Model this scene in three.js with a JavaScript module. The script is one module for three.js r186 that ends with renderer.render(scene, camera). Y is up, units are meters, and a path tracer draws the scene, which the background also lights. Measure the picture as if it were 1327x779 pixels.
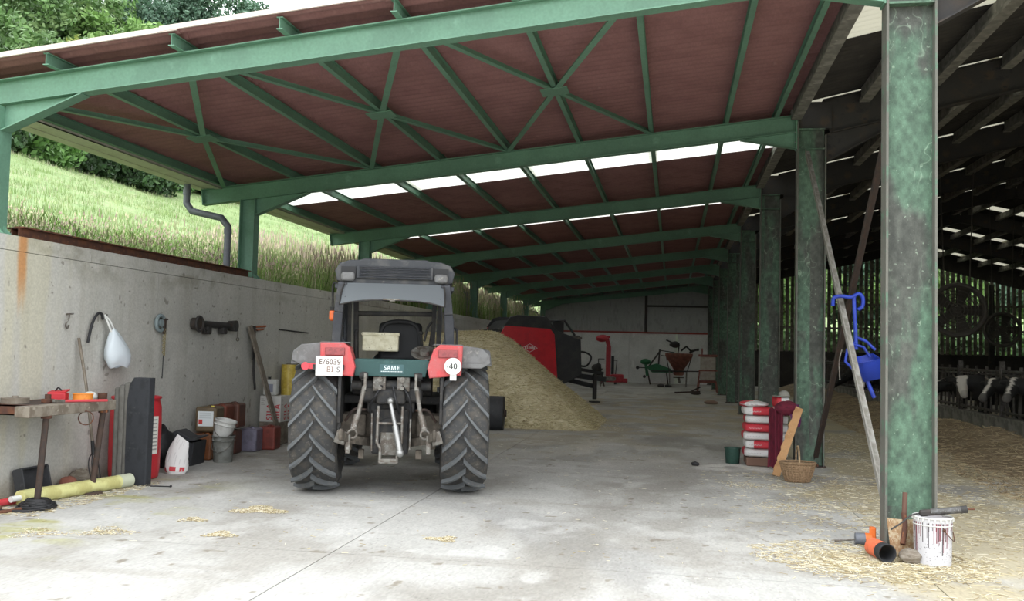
import * as THREE from 'three';
import { RoundedBoxGeometry } from 'three/addons/geometries/RoundedBoxGeometry.js';
import { mergeGeometries } from 'three/addons/utils/BufferGeometryUtils.js';
import { MarchingCubes } from 'three/addons/objects/MarchingCubes.js';

// ---------------------------------------------------------------- camera, sky, exposure
const scene = new THREE.Scene();
const camera = new THREE.PerspectiveCamera(2 * Math.atan(389.5 / 1221.24) * 180 / Math.PI, 1327 / 779, 0.05, 600);
{
  const yaw = 0.1699, pitch = 0.0515, roll = 0.024;
  const f = new THREE.Vector3(-Math.sin(yaw) * Math.cos(pitch), Math.sin(pitch), -Math.cos(yaw) * Math.cos(pitch));
  const r = new THREE.Vector3(Math.cos(yaw), 0, -Math.sin(yaw)), u = new THREE.Vector3().crossVectors(r, f);
  camera.position.set(0, 1.632, 0);
  camera.up.copy(u.multiplyScalar(Math.cos(roll)).addScaledVector(r, -Math.sin(roll)));
  camera.lookAt(f.add(camera.position));
}
const renderer = new THREE.WebGLRenderer({ antialias: true });
renderer.toneMapping = THREE.LinearToneMapping;
renderer.toneMappingExposure = 3.4;
renderer.shadowMap.enabled = true;

// value noise, seeded
const hash = (x, y, s) => { let h = Math.imul(x | 0, 374761393) ^ Math.imul(y | 0, 668265263) ^ Math.imul(s | 0, 1442695041); h = Math.imul(h ^ (h >>> 13), 1274126177); return ((h ^ (h >>> 16)) >>> 0) / 4294967296; };
const vn = (x, y, s) => { const a = Math.floor(x), b = Math.floor(y); let u = x - a, v = y - b; u = u * u * (3 - 2 * u); v = v * v * (3 - 2 * v); const p = hash(a, b, s), q = hash(a + 1, b, s), r = hash(a, b + 1, s), t = hash(a + 1, b + 1, s); return p + (q - p) * u + (r - p) * v + (p - q - r + t) * u * v; };
const fbm = (x, y, o, s) => { let a = 0, w = .5, n = 0; for (let i = 0; i < o; i++) { a += w * vn(x, y, s + i); n += w; w *= .5; x *= 2.03; y *= 2.03; } return a / n; };
let seed = 7; const rnd = (a = 0, b = 1) => { seed = (Math.imul(seed, 1664525) + 1013904223) >>> 0; return a + (b - a) * seed / 4294967296; };
const cl = (x, a = 0, b = 1) => x < a ? a : x > b ? b : x, sm = (a, b, x) => { x = cl((x - a) / (b - a)); return x * x * (3 - 2 * x); }, mix = (a, b, t) => a + (b - a) * t;
const mix3 = (a, b, t) => [a[0] + (b[0] - a[0]) * t, a[1] + (b[1] - a[1]) * t, a[2] + (b[2] - a[2]) * t];
{ // bright overcast sky
  const W = 512, H = 256, d = new Float32Array(W * H * 4);
  for (let j = 0; j < H; j++) for (let i = 0; i < W; i++) {
    const el = ((j + .5) / H - .5) * Math.PI, az = (i + .5) / W * Math.PI * 2, s = Math.max(0, Math.sin(el));
    const cx = Math.cos(az) * Math.cos(el) * 3, cz = Math.sin(az) * Math.cos(el) * 3;
    const n = fbm(cx + 9 + s * 2, cz + 9, 4, 5), L = el < 0 ? .4 : (0.92 + .3 * s) * (.9 + .2 * n), k = (j * W + i) * 4;
    d[k] = L * .97; d[k + 1] = L; d[k + 2] = L * 1.03; d[k + 3] = 1;
  }
  const t = new THREE.DataTexture(d, W, H, THREE.RGBAFormat, THREE.FloatType);
  t.mapping = THREE.EquirectangularReflectionMapping; t.magFilter = t.minFilter = THREE.LinearFilter; t.needsUpdate = true;
  scene.background = t; scene.environment = t;
}

// ---------------------------------------------------------------- textures and materials
function tex(w, h, fn, srgb = true) {
  const d = new Uint8Array(w * h * 4);
  for (let j = 0; j < h; j++) for (let i = 0; i < w; i++) { const c = fn((i + .5) / w, (j + .5) / h), k = (j * w + i) * 4; d[k] = cl(c[0], 0, 255); d[k + 1] = cl(c[1], 0, 255); d[k + 2] = cl(c[2], 0, 255); d[k + 3] = 255; }
  const t = new THREE.DataTexture(d, w, h, THREE.RGBAFormat); t.wrapS = t.wrapT = THREE.RepeatWrapping; t.magFilter = THREE.LinearFilter; t.minFilter = THREE.LinearMipmapLinearFilter; t.generateMipmaps = true;
  if (srgb) t.colorSpace = THREE.SRGBColorSpace; t.needsUpdate = true; return t;
}
const rep = (t, sx, sy = sx) => { t.repeat.set(1 / sx, 1 / sy); return t; };   // sizes in metres
// tiling fbm: blends four shifted samples
const tfbm = (u, v, f, o, s) => { const a = fbm(u * f, v * f, o, s), b = fbm((u - 1) * f, v * f, o, s), c = fbm(u * f, (v - 1) * f, o, s), d = fbm((u - 1) * f, (v - 1) * f, o, s); return (a * (1 - u) + b * u) * (1 - v) + (c * (1 - u) + d * u) * v; };
const grainBump = rep(tex(256, 256, (u, v) => { const n = 255 * (.55 * tfbm(u, v, 12, 4, 3) + .45 * tfbm(u, v, 60, 2, 8)); return [n, n, n]; }, false), .8);
const M = {};
function mat(hex, rough = .8, o = {}) { return new THREE.MeshStandardMaterial({ color: hex, roughness: rough, side: THREE.DoubleSide, ...o }); }
// mottled: base colour with two dirt tones on noise; size in metres
function mottled(c0, c1, c2, size, a1, a2, seedN, rough = .8, extra = {}, fy = 1) {
  const t = rep(tex(256, 256, (u, v) => {
    const n = tfbm(u, v * fy, 6, 5, seedN), m = tfbm(u, v * fy, 14, 4, seedN + 20), g = vn(u * 256, v * 256, seedN + 9);
    let c = mix3(c0, c1, sm(1 - a1 - .12, 1 - a1 + .12, n)); c = mix3(c, c2, sm(1 - a2 - .08, 1 - a2 + .08, m));
    const k = .93 + .14 * g; return [c[0] * k, c[1] * k, c[2] * k];
  }), size);
  return new THREE.MeshStandardMaterial({ map: t, roughness: rough, side: THREE.DoubleSide, ...extra });
}
M.green = mottled([103, 143, 121], [96, 133, 113], [112, 151, 130], 2.5, .45, .3, 31, .55);
M.oldGreen = new THREE.MeshStandardMaterial({ roughness: .7, bumpMap: grainBump, bumpScale: .002, map: (() => { const t = tex(384, 1536, (u, v) => {
  const x = u * 1.3, y = v * 5.2; let c = mix3([84, 87, 80], [62, 65, 60], fbm(x * 9, y * 2.2, 4, 41));
  const paint = sm(.44, .62, fbm(x * 3, y * .9, 5, 42) + .1 * (1 - sm(0, 3.5, y)) + .06 * (fbm(x * 30, y * 12, 3, 43) - .5)); c = mix3(c, [79, 113, 91], .72 * paint);
  const w = Math.abs(fbm(x * 5 + .6 * fbm(x * 12, y * 9, 2, 44), y * 2.4, 3, 45) - .5); c = mix3(c, [140, 160, 140], .55 * (1 - sm(.003, .014, w)) * sm(.42, .55, fbm(x * 2, y * .8, 2, 46)));
  c = mix3(c, [150, 168, 148], .6 * sm(.83, .88, fbm(x * 40, y * 34, 2, 47))); const g = (.72 + .56 * fbm(x * 22, y * 16, 3, 48)) * (.92 + .16 * vn(x * 240, y * 120, 5)); return [c[0] * g, c[1] * g, c[2] * g]; }); rep(t, 1.3, 5.2); return t; })() });
M.oldFlange = mottled([99, 98, 91], [84, 86, 79], [84, 108, 91], 1.1, .45, .35, 49, .7);
M.dark = mat('#3a3836', .8);
M.darkSteel = mottled([52, 50, 49], [70, 58, 48], [40, 40, 42], 1, .4, .3, 51, .75);
M.roof = mottled([140, 101, 100], [130, 92, 91], [154, 120, 118], 2, .45, .25, 61, .85);
M.oldRoof = mottled([60, 57, 54], [48, 46, 44], [74, 70, 66], 2, .5, .3, 65, .9);
M.concretePurlin = mottled([140, 138, 130], [108, 106, 100], [160, 158, 150], .8, .5, .3, 67, .9);
M.sky = new THREE.MeshPhysicalMaterial({ color: '#f2f2ee', roughness: 1, transmission: .8, thickness: 0, side: THREE.DoubleSide, ior: 1.2 });
M.gutter = mottled([190, 186, 174], [176, 171, 158], [158, 152, 138], 1.5, .4, .25, 71, .6);
M.pvc = mottled([104, 108, 116], [88, 90, 98], [120, 124, 130], .8, .4, .3, 73, .5);
M.rust = mottled([104, 66, 46], [78, 52, 42], [130, 84, 54], .5, .5, .3, 75, .9, { bumpMap: grainBump, bumpScale: .003 });
M.rustDark = mottled([70, 54, 46], [54, 46, 42], [96, 68, 52], .4, .5, .3, 77, .85);
M.black = mat('#1d1d1f', .6); M.blackRubber = mat('#262729', .75); M.blackPlastic = mottled([52, 53, 56], [44, 44, 47], [66, 66, 68], .6, .4, .3, 79, .7);
M.steel = mat('#9a9a98', .4, { metalness: .7 }); M.steelWorn = mottled([120, 118, 112], [92, 84, 76], [146, 144, 140], .3, .5, .35, 81, .5, { metalness: .4 });
M.red = mottled([186, 44, 52], [170, 40, 48], [156, 52, 54], .6, .4, .2, 83, .5); M.white = mat('#d9d9d6', .6); M.whitePlastic = mottled([206, 206, 202], [184, 182, 176], [160, 154, 144], .5, .35, .25, 85, .55);
M.wood = mottled([172, 148, 116], [144, 120, 90], [120, 100, 78], .7, .5, .35, 87, .8, {}, 1); M.greyWood = mottled([132, 124, 112], [108, 98, 86], [150, 142, 130], .5, .5, .3, 89, .85); M.orangeWood = mottled([178, 136, 92], [162, 120, 78], [192, 152, 108], .4, .45, .3, 91, .75);
M.cladding = mottled([150, 152, 150], [136, 138, 136], [160, 160, 158], 2, .4, .3, 93, .6);
M.slat = mottled([122, 116, 106], [98, 92, 84], [138, 130, 120], .8, .5, .3, 95, .9);
M.mud = mottled([104, 96, 86], [76, 70, 62], [128, 120, 108], .4, .5, .3, 97, .9, { bumpMap: grainBump, bumpScale: .006 });
M.blue = mottled([34, 62, 170], [28, 50, 146], [60, 84, 176], .4, .4, .2, 99, .5);
const canvasMat = (w, h, draw, rough = .6, o = {}) => { const c = document.createElement('canvas'); c.width = w; c.height = h; draw(c.getContext('2d'), w, h); const t = new THREE.CanvasTexture(c); t.colorSpace = THREE.SRGBColorSpace; return new THREE.MeshStandardMaterial({ map: t, roughness: rough, side: THREE.DoubleSide, ...o }); };

// ---------------------------------------------------------------- geometry helpers
const V = (x, y, z) => new THREE.Vector3(x, y, z), v3 = (p) => p.isVector3 ? p : new THREE.Vector3(...p);
function boxUV(g) {                       // uv in metres from the piece's own faces
  g = g.index ? g.toNonIndexed() : g; const p = g.attributes.position, n = p.count, uv = new Float32Array(n * 2);
  const a = V(0, 0, 0), b = V(0, 0, 0), c = V(0, 0, 0), ou = rnd(0, 3), ov = rnd(0, 3);
  for (let i = 0; i < n; i += 3) {
    a.fromBufferAttribute(p, i); b.fromBufferAttribute(p, i + 1).sub(a); c.fromBufferAttribute(p, i + 2).sub(a); b.cross(c);
    const x = Math.abs(b.x), y = Math.abs(b.y), z = Math.abs(b.z);
    for (let k = i; k < i + 3; k++) { const X = p.getX(k), Y = p.getY(k), Z = p.getZ(k); const q = x >= y && x >= z ? [Z, Y] : y >= z ? [X, Z] : [X, Y]; uv[2 * k] = q[0] + ou; uv[2 * k + 1] = q[1] + ov; }
  }
  g.setAttribute('uv', new THREE.BufferAttribute(uv, 2)); for (const k of Object.keys(g.attributes)) if (!['position', 'normal', 'uv'].includes(k)) g.deleteAttribute(k);
  return g;
}
const put = (g, pos, rot) => { if (rot) { g.applyMatrix4(new THREE.Matrix4().makeRotationFromEuler(new THREE.Euler(...rot))); } if (pos) g.translate(pos[0], pos[1], pos[2]); return g; };
const box = (w, h, d, pos, rot, bev = 0) => put(boxUV(bev ? new RoundedBoxGeometry(w, h, d, 2, Math.min(bev, w / 2.01, h / 2.01, d / 2.01)) : new THREE.BoxGeometry(w, h, d)), pos, rot);
const b6 = (x0, x1, y0, y1, z0, z1, bev = 0) => box(Math.abs(x1 - x0), Math.abs(y1 - y0), Math.abs(z1 - z0), [(x0 + x1) / 2, (y0 + y1) / 2, (z0 + z1) / 2], null, bev);
const cyl = (rt, rb, h, pos, rot, seg = 20, open = false) => put(boxUV(new THREE.CylinderGeometry(rt, rb, h, seg, 1, open)), pos, rot);
const sph = (r, pos, sc = [1, 1, 1], w = 16, h = 12) => put(boxUV(new THREE.SphereGeometry(r, w, h).scale(...sc)), pos);
const torus = (R, r, pos, rot, a = Math.PI * 2, s = 24) => put(boxUV(new THREE.TorusGeometry(R, r, 8, s, a)), pos, rot);
const lathe = (pr, pos, rot, seg = 28) => put(boxUV(new THREE.LatheGeometry(pr.map(([r, y]) => new THREE.Vector2(Math.max(r, 1e-4), y)), seg)), pos, rot);
const tube = (pts, r, seg = 0, rad = 8, closed = false) => boxUV(new THREE.TubeGeometry(new THREE.CatmullRomCurve3(pts.map(v3), closed, 'catmullrom', .5), seg || pts.length * 5, r, rad, closed));
function poly(pts, r, rad = 10) { const a = []; for (let i = 1; i < pts.length; i++) { a.push(rod(pts[i - 1], pts[i], r, rad)); if (i < pts.length - 1) a.push(sph(r, pts[i], [1, 1, 1], rad, 6)); } return merge(a); }
function aim(g, p0, p1, up = [0, 1, 0]) {  // +z of g runs from p0 to p1, g centred
  p0 = v3(p0); p1 = v3(p1); const z = p1.clone().sub(p0).normalize(), U = v3(up).clone(); if (Math.abs(U.dot(z)) > .98) U.set(1, 0, 0);
  const x = V(0, 0, 0).crossVectors(U, z).normalize(), y = V(0, 0, 0).crossVectors(z, x);
  return g.applyMatrix4(new THREE.Matrix4().makeBasis(x, y, z).setPosition(p0.clone().add(p1).multiplyScalar(.5)));
}
const len = (a, b) => v3(a).distanceTo(v3(b));
const bar = (p0, p1, w, h, up, bev = 0) => aim(box(w, h, len(p0, p1), null, null, bev), p0, p1, up);
const rod = (p0, p1, r, seg = 10, r2 = r) => aim(put(boxUV(new THREE.CylinderGeometry(r2, r, len(p0, p1), seg)), null, [Math.PI / 2, 0, 0]), p0, p1);
const ibeam = (p0, p1, h, w, tf, tw, up) => { const L = len(p0, p1); return aim(merge([box(w, tf, L, [0, h / 2 - tf / 2, 0]), box(w, tf, L, [0, -h / 2 + tf / 2, 0]), box(tw, h - 2 * tf, L)]), p0, p1, up); };
const extr = (pts, d, bev = 0, pos, rot) => { const s = new THREE.Shape(pts.map((p) => new THREE.Vector2(...p))); return put(boxUV(new THREE.ExtrudeGeometry(s, { depth: d, bevelEnabled: bev > 0, bevelSize: bev, bevelThickness: bev, bevelSegments: 2, curveSegments: 8 })), pos, rot); };
const merge = (a) => a.length === 1 ? a[0] : mergeGeometries(a.map((g) => g.index ? g.toNonIndexed() : g));
const quad = (w, h, pos, rot) => put(new THREE.PlaneGeometry(w, h).toNonIndexed(), pos, rot);   // keeps 0..1 uv, for print
function grid(nu, nv, fn, uvs = [1, 1]) {  // parametric sheet
  const p = [], uv = [], ix = []; for (let j = 0; j <= nv; j++) for (let i = 0; i <= nu; i++) { const q = fn(i / nu, j / nv); p.push(q[0], q[1], q[2]); uv.push(i / nu * uvs[0], j / nv * uvs[1]); }
  for (let j = 0; j < nv; j++) for (let i = 0; i < nu; i++) { const a = j * (nu + 1) + i, b = a + 1, c = a + nu + 1, d = c + 1; ix.push(a, b, d, a, d, c); }
  const g = new THREE.BufferGeometry(); g.setAttribute('position', new THREE.Float32BufferAttribute(p, 3)); g.setAttribute('uv', new THREE.Float32BufferAttribute(uv, 2)); g.setIndex(ix); g.computeVertexNormals(); return g;
}
function shell(nu, nv, fn, t, uvs) {       // a sheet with thickness: offset along its normals
  const a = grid(nu, nv, fn, uvs), n = a.attributes.normal, b = a.clone(), p = b.attributes.position; for (let i = 0; i < p.count; i++) p.setXYZ(i, p.getX(i) - n.getX(i) * t, p.getY(i) - n.getY(i) * t, p.getZ(i) - n.getZ(i) * t);
  const A = a.attributes.position, e = []; const at = (P, i, j) => { const k = j * (nu + 1) + i; return [P.getX(k), P.getY(k), P.getZ(k)]; };
  const edge = (m, f) => e.push(grid(m, 1, (u, v) => at(v < .5 ? A : p, ...f(Math.round(u * m)))));
  edge(nu, (i) => [i, 0]); edge(nu, (i) => [i, nv]); edge(nv, (j) => [0, j]); edge(nv, (j) => [nu, j]);
  b.computeVertexNormals(); return merge([a, b, ...e]);
}
// ---------------------------------------------------------------- scene graph helpers
const taken = new Map();
function numbered(n) { const k = taken.get(n) || 0; taken.set(n, k + 1); return k ? n + '_' + String(k).padStart(3, '0') : n; }
function tag(o, label, category, group, kind) { o.userData = {}; if (kind) o.userData.kind = kind; if (label) o.userData.label = label; if (category) o.userData.category = category; if (group) o.userData.group = group; return o; }
function thing(name, label, category, pos = [0, 0, 0], ry = 0, group) { const o = new THREE.Group(); o.name = numbered(name); o.position.set(...pos); o.rotation.y = ry; scene.add(o); return tag(o, label, category, group); }
function P(parent, name, geo, m, label) { const o = new THREE.Mesh(Array.isArray(geo) ? merge(geo) : geo, m); o.name = name; parent.add(o); if (label) o.userData.label = label; return o; }
function one(name, label, category, geo, m, pos = [0, 0, 0], ry = 0, group) { const o = P(scene, numbered(name), geo, m); o.position.set(...pos); o.rotation.y = ry; return tag(o, label, category, group); }
function struct(name, label, geo, m) { const o = geo ? P(scene, numbered(name), geo, m) : new THREE.Group(); if (!geo) { o.name = numbered(name); scene.add(o); } return tag(o, label, null, null, 'structure'); }
function copyOf(src, name, label, pos, ry = 0, group) { const o = src.clone(); o.name = numbered(name); o.position.set(...pos); o.rotation.y = ry; scene.add(o); o.userData = { ...src.userData, label }; if (group) o.userData.group = group; return o; }
function inst(parent, name, geo, m, list, colors, label) {   // list of Matrix4
  const o = new THREE.InstancedMesh(geo, m, list.length); list.forEach((q, i) => { o.setMatrixAt(i, q); if (colors) o.setColorAt(i, colors(i)); }); o.name = name; parent.add(o); o.userData = { kind: 'stuff' }; if (label) o.userData.label = label; return o;
}
const ORD = ['first', 'second', 'third', 'fourth', 'fifth', 'sixth', 'seventh', 'eighth', 'ninth', 'tenth', 'eleventh'];
// ================================================================ LARGE STRUCTURE
const D1 = 8.625, BAY = 6, XL = -6.845, XR = 1.8, WH = 2.674, SL = .113, BACK = 50.75;
const beamTop = (x) => 4.28 + SL * (x + 6.9), roofY = (x) => beamTop(x) + .125;
// ---- floor of concrete slabs, one stain map over the whole yard
{
  const FX = -8, FW = 20, FD = 56;   // metres covered by the map
  const map = tex(2048, 2048, (u, v) => {
    const x = FX + u * FW, d = v * FD - 4;
    let c = mix3([168, 166, 160], [182, 181, 177], fbm(x * .5, d * .4, 4, 101));
    c = mix3(c, [146, 142, 134], .6 * sm(.5, .72, fbm(x * 1.3 + 3, d * .7, 5, 111)));             // grey scuffs
    c = mix3(c, [134, 130, 123], .45 * sm(.55, .7, fbm(x * .35 + 3, d * .16, 4, 121))); // tramped dirt
    const arc = Math.abs(Math.hypot(x + 7.5, (d - 3.4)) - 8.2 + .4 * (fbm(x, d, 2, 5) - .5));     // curved tyre track
    c = mix3(c, [150, 149, 146], .55 * (1 - sm(.2, .42, arc)) * sm(6.2, 6.8, d) * (1 - sm(12, 13.5, d)) * (.6 + .6 * fbm(x * 3, d * 3, 3, 7)));
    c = mix3(c, [150, 146, 138], .5 * sm(.52, .7, fbm(x * .55 + 20, d * 3.2, 5, 113)));                 // smears swept across the floor
    c = mix3(c, [132, 128, 120], .5 * sm(.58, .74, fbm(x * 1.1 + 50, d * .5, 5, 117)));
    c = mix3(c, [196, 195, 191], .5 * sm(.55, .72, fbm(x * 2.1 + 70, d * 1.6, 5, 119)));
    c = mix3(c, [120, 112, 98], .7 * sm(.78, .84, fbm(x * 7 + 5, d * 7, 3, 123)));
    const straw = sm(.42, .66, fbm(x * 1.1 + 40, d * 1.1, 5, 131) + .34 * sm(1.0, 2.6, x) * (1 - sm(30, 40, d)) - .16);
    c = mix3(c, [176, 163, 130], .7 * straw * sm(.5, 1.6, x + .25 * (fbm(d * 1.5, x, 3, 3) - .5) * 4));
    const hay = sm(.36, .6, fbm(x * 2, d * 1.2, 4, 141)) * (1 - sm(1.5, 6.5, Math.hypot(x + 1.6, (d - 26) * .45))); c = mix3(c, [172, 156, 124], .55 * hay);
    const alg = sm(.45, .62, fbm(x * 2 + 9, d * 2, 4, 151)) * (1 - sm(-5.4, -4.3, x)) * (1 - sm(9.8, 10.8, d)) * (.5 + sm(.4, .6, fbm(x * .6, d * 6, 3, 157))); c = mix3(c, [160, 158, 112], .7 * alg);
    const lime = sm(.35, .6, fbm(x * 3, d * 3, 3, 161)) * (1 - sm(.25, .75, Math.hypot((x - 1.0) * .8, d - 14.1))); c = mix3(c, [222, 220, 214], .8 * lime);
    const pit = vn(x * 60, d * 60, 9); const g = .92 + .13 * vn(x * 90, d * 40, 4) - (pit > .93 ? .12 : 0);
    return [c[0] * g, c[1] * g, c[2] * g];
  });
  const m = new THREE.MeshStandardMaterial({ map, roughness: .92, bumpMap: rep(grainBump.clone(), .8 / FW, .8 / FD), bumpScale: .004 });
  const fl = struct('floor', 'worn pale concrete yard floor scattered with straw');
  const xs = [-7.0, -2.62, 1.9, 7.0, 12], zs = [3, -2, -7.15, -13.15, -25.15, -37.15, -51];
  for (let i = 0; i < 4; i++) for (let j = 0; j < 6; j++) {
    const g = b6(xs[i] + .005, xs[i + 1] - .005, -.12, 0, zs[j + 1] + .005, zs[j] - .005), p = g.attributes.position, uv = g.attributes.uv;
    for (let k = 0; k < p.count; k++) uv.setXY(k, (p.getX(k) - FX) / FW, (-p.getZ(k) + 4) / FD);
    P(fl, 'slab', g, m);
  }
  P(fl, 'joint_filler', b6(-7, 21.5, -.3, -.012, -51, 3), M.dark);
  P(fl, 'stall_slab', b6(12.005, 21, -.12, -.001, -51, 3), M.mud);
  struct('ground', 'open gravel ground around the farm buildings', b6(-160, 160, -.6, -.31, -200, 80), mottled([150, 146, 132], [126, 130, 100], [168, 164, 152], 6, .45, .3, 171, .95));
}
// ---- left retaining wall: formwork panels with open joints
{
  const wallMap = (d0, L) => tex(2048, 384, (u, v) => {
    const d = d0 + u * L, y = v * 2.7;
    let c = mix3([180, 179, 172], [194, 193, 187], fbm(d * .8, y * .5, 4, 201));
    c = mix3(c, [166, 163, 153], .4 * sm(.5, .75, fbm(d * 5, y * .5, 4, 211)));                   // drip streaks
    c = mix3(c, [202, 200, 193], .5 * sm(.55, .75, fbm(d * 2.2 + 7, y * 2.6, 4, 221)));
    c = mix3(c, [146, 143, 130], .7 * sm(.5, .72, fbm(d * 1.2, y * 3, 4, 231)) * sm(2.2, 2.55, y) * sm(.3, .6, fbm(d * 6, y * 6, 3, 5)));   // lichen band along the cap joint
    c = mix3(c, [194, 188, 156], .4 * sm(.5, .7, fbm(d * 3, y * .4, 3, 241)) * (1 - sm(9.2, 9.9, d)));  // yellow streaks near the first post
    const rs = Math.abs(d - 8.72 - .03 * fbm(y * 4, 1, 2, 3)); c = mix3(c, [190, 132, 80], .85 * (1 - sm(.03, .1, rs)) * sm(1.9, 2.5, y + .2 * fbm(d * 20, y, 2, 9)));
    c = mix3(c, [136, 126, 112], .6 * (1 - sm(.02, .26, y + .25 * (fbm(d * 3, y * 5, 3, 7) - .5))));   // splashed dirt at the foot
    const sp = fbm(d * 13, y * 13, 2, 251); c = mix3(c, [126, 122, 114], .7 * sm(.83, .88, sp));
    const g = .94 + .1 * vn(d * 70, y * 70, 4); return [c[0] * g, c[1] * g, c[2] * g];
  });
  const wl = struct('wall_left', 'long board-formed concrete retaining wall with stained panels');
  const near = new THREE.MeshStandardMaterial({ map: wallMap(4, 16), roughness: .92, bumpMap: rep(grainBump.clone(), .8 / 16, .8 / 2.7), bumpScale: .003 });
  const far = new THREE.MeshStandardMaterial({ map: wallMap(20, 32), roughness: .92 });
  const panel = (d0, d1, y0, y1) => {
    const g = b6(-6.75, -6.65, y0 + .003, y1 - .003, -d1 + .003, -d0 - .003), p = g.attributes.position, uv = g.attributes.uv, n = d0 < 20;
    for (let k = 0; k < p.count; k++) uv.setXY(k, n ? (-p.getZ(k) - 4) / 16 : (-p.getZ(k) - 20) / 32, p.getY(k) / 2.7 + (p.getX(k) < -6.7 ? .03 : 0));
    P(wl, 'wall_panel', g, n ? near : far);
  };
  const ds = [4, 7.6, 10, 11.36, 12.2, 14.65, 17.1, 20, 22.4, 24.8, 27.3, 29.8, 32.2, 34.7, 37.1, 39.6, 42, 44.5, 47, BACK];
  for (let i = 1; i < ds.length; i++) panel(ds[i - 1], ds[i], 0, 2.515);
  const dt = [4, 9.9, 14.65, 20, 25, 30, 35, 40, 45, BACK]; for (let i = 1; i < dt.length; i++) panel(dt[i - 1], dt[i], 2.515, WH);
  P(wl, 'wall_core', b6(-7.1, -6.7, -.3, WH - .01, -BACK, -4), M.concretePurlin);
}
// ---- back walls: concrete below, ribbed sheet above
{
  const conc = mottled([204, 204, 201], [190, 190, 187], [214, 214, 211], 4, .45, .3, 261, .9);
  const wb = struct('wall_back', 'grey back wall of concrete below and ribbed metal sheet above');
  const xs = [-7.1, -4.9, -2.3, .2, 2.2]; for (let i = 0; i < 4; i++) P(wb, 'wall_panel', b6(xs[i] + .006, xs[i + 1] - .006, -.1, WH, -BACK - .3, -BACK), conc);
  const ribs = (x0, x1, y1f) => { const pts = [], n = Math.round((x1 - x0) / .28), w = (x1 - x0) / n; const a = []; for (let i = 0; i < n; i++) { const x = x0 + i * w, y1 = y1f(x + w / 2); a.push(b6(x, x + w, WH + .02, y1, -BACK - .05, -BACK - .02), b6(x + w * .36, x + w * .64, WH + .02, y1, -BACK - .02, -BACK + .012)); } return merge(a); };
  const cs = [-7.1, -5.2, -3.2, -1.4, .4, 2.2]; for (let i = 0; i < 5; i++) P(wb, 'cladding_sheet', ribs(cs[i], cs[i + 1], (x) => roofY(x) + .02), M.cladding);
  P(wb, 'cladding_rail', [b6(-7.1, 2.2, WH - .04, WH + .05, -BACK, -BACK + .05)], mat('#8c3a34', .7), 'red painted rail between concrete and sheet');
  P(wb, 'cladding_rail', [b6(-1.5, -1.36, WH + .05, 4.8, -BACK, -BACK + .1)], M.darkSteel); P(wb, 'cladding_rail', [b6(-1.4, 2.2, 4.05, 4.15, -BACK, -BACK + .1)], M.darkSteel);
}
// ---- right row of old columns (web faces the yard)
for (let i = 0; i < 8; i++) {
  const d = D1 + BAY * i, t = thing('steel_column', `old green steel column, ${ORD[i]} of the row from the open end`, 'column', [XR, 0, -d], 0, 'row of old green columns');
  P(t, 'flange', b6(0, .022, .02, 5.15, -.1, .1, .004), M.oldFlange); P(t, 'flange', b6(.4, .422, .02, 4.95, -.1, .1, .004), M.oldFlange);
  P(t, 'web', b6(.022, .4, .02, 5.05, -.008, .008), M.oldGreen);
  P(t, 'stiffener', b6(.022, .4, 4.73, 4.75, -.095, .095), M.oldGreen); P(t, 'head_plate', b6(.03, .5, 5.06, 5.46, -.05, .05), M.darkSteel); P(t, 'stiffener', b6(.022, .4, 5.03, 5.05, -.095, .095), M.oldGreen); const bp = P(t, 'base_plate', b6(-.02, .442, 0, .02, -.15, .15), M.rustDark); for (const [x, z] of [[.1, .125], [.32, .125], [.1, -.125], [.32, -.125]]) P(bp, 'bolt', cyl(.014, .014, .03, [x, .034, z], null, 6), M.rust);
}
// ---- left portal frames: post on the wall, roof beam, haunches
for (let i = 0; i < 8; i++) {
  const d = D1 + BAY * i, t = thing('roof_frame', `green steel roof frame with wall post, ${ORD[i]} from the open end`, 'roof frame', [0, 0, -d], 0, 'green steel roof frames');
  const c = (x) => beamTop(x) - .13, x0 = -7.8, x1 = 1.79;
  P(t, 'rafter', [ibeam([x0, c(x0), 0], [x1, c(x1), 0], .26, .15, .012, .008), box(.012, .27, .15, [x0, c(x0), 0], [0, 0, Math.atan(SL)])], M.green);
  const hx = XL - .13, tp = beamTop(hx) - .26;
  P(t, 'post', ibeam([hx, WH + .012, 0], [hx, tp, 0], .26, .2, .013, .008, [1, 0, 0]), M.green);
  const wp = P(t, 'base_plate', [b6(hx - .2, hx + .22, WH, WH + .016, -.17, .17), extr([[0, 0], [.09, 0], [0, .09]], .012, 0, [XL, WH + .016, .05]), extr([[0, 0], [.09, 0], [0, .09]], .012, 0, [XL, WH + .016, -.06])], M.green);
  for (const z of [-.13, .13]) for (const x of [hx - .12, hx + .16]) P(wp, 'bolt', cyl(.012, .012, .03, [x, WH + .03, z], null, 6), M.steelWorn);
  const hl = [[XL, 3.76], [-5.95, beamTop(-5.95) - .262], [XL, beamTop(XL) - .262]], hr = [[XR - .01, 4.77], [XR - .01, beamTop(XR) - .262], [.97, beamTop(.97) - .262]];
  P(t, 'haunch', [extr(hl, .01, 0, [0, 0, -.005]), bar([XL, 3.755, 0], [-5.95, beamTop(-5.95) - .267, 0], .15, .012)], M.green);
  P(t, 'haunch', [extr(hr, .01, 0, [0, 0, -.005]), bar([.97, beamTop(.97) - .267, 0], [XR - .01, 4.765, 0], .15, .012)], M.green);
  const ep = P(t, 'end_plate', [b6(XR - .016, XR - .001, 4.74, 5.28, -.09, .09)], M.green); for (const y of [4.85, 5.0, 5.2]) for (const z of [-.05, .05]) P(ep, 'bolt', cyl(.012, .012, .02, [XR - .024, y, z], [0, 0, Math.PI / 2], 6), M.steel);
}
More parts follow.
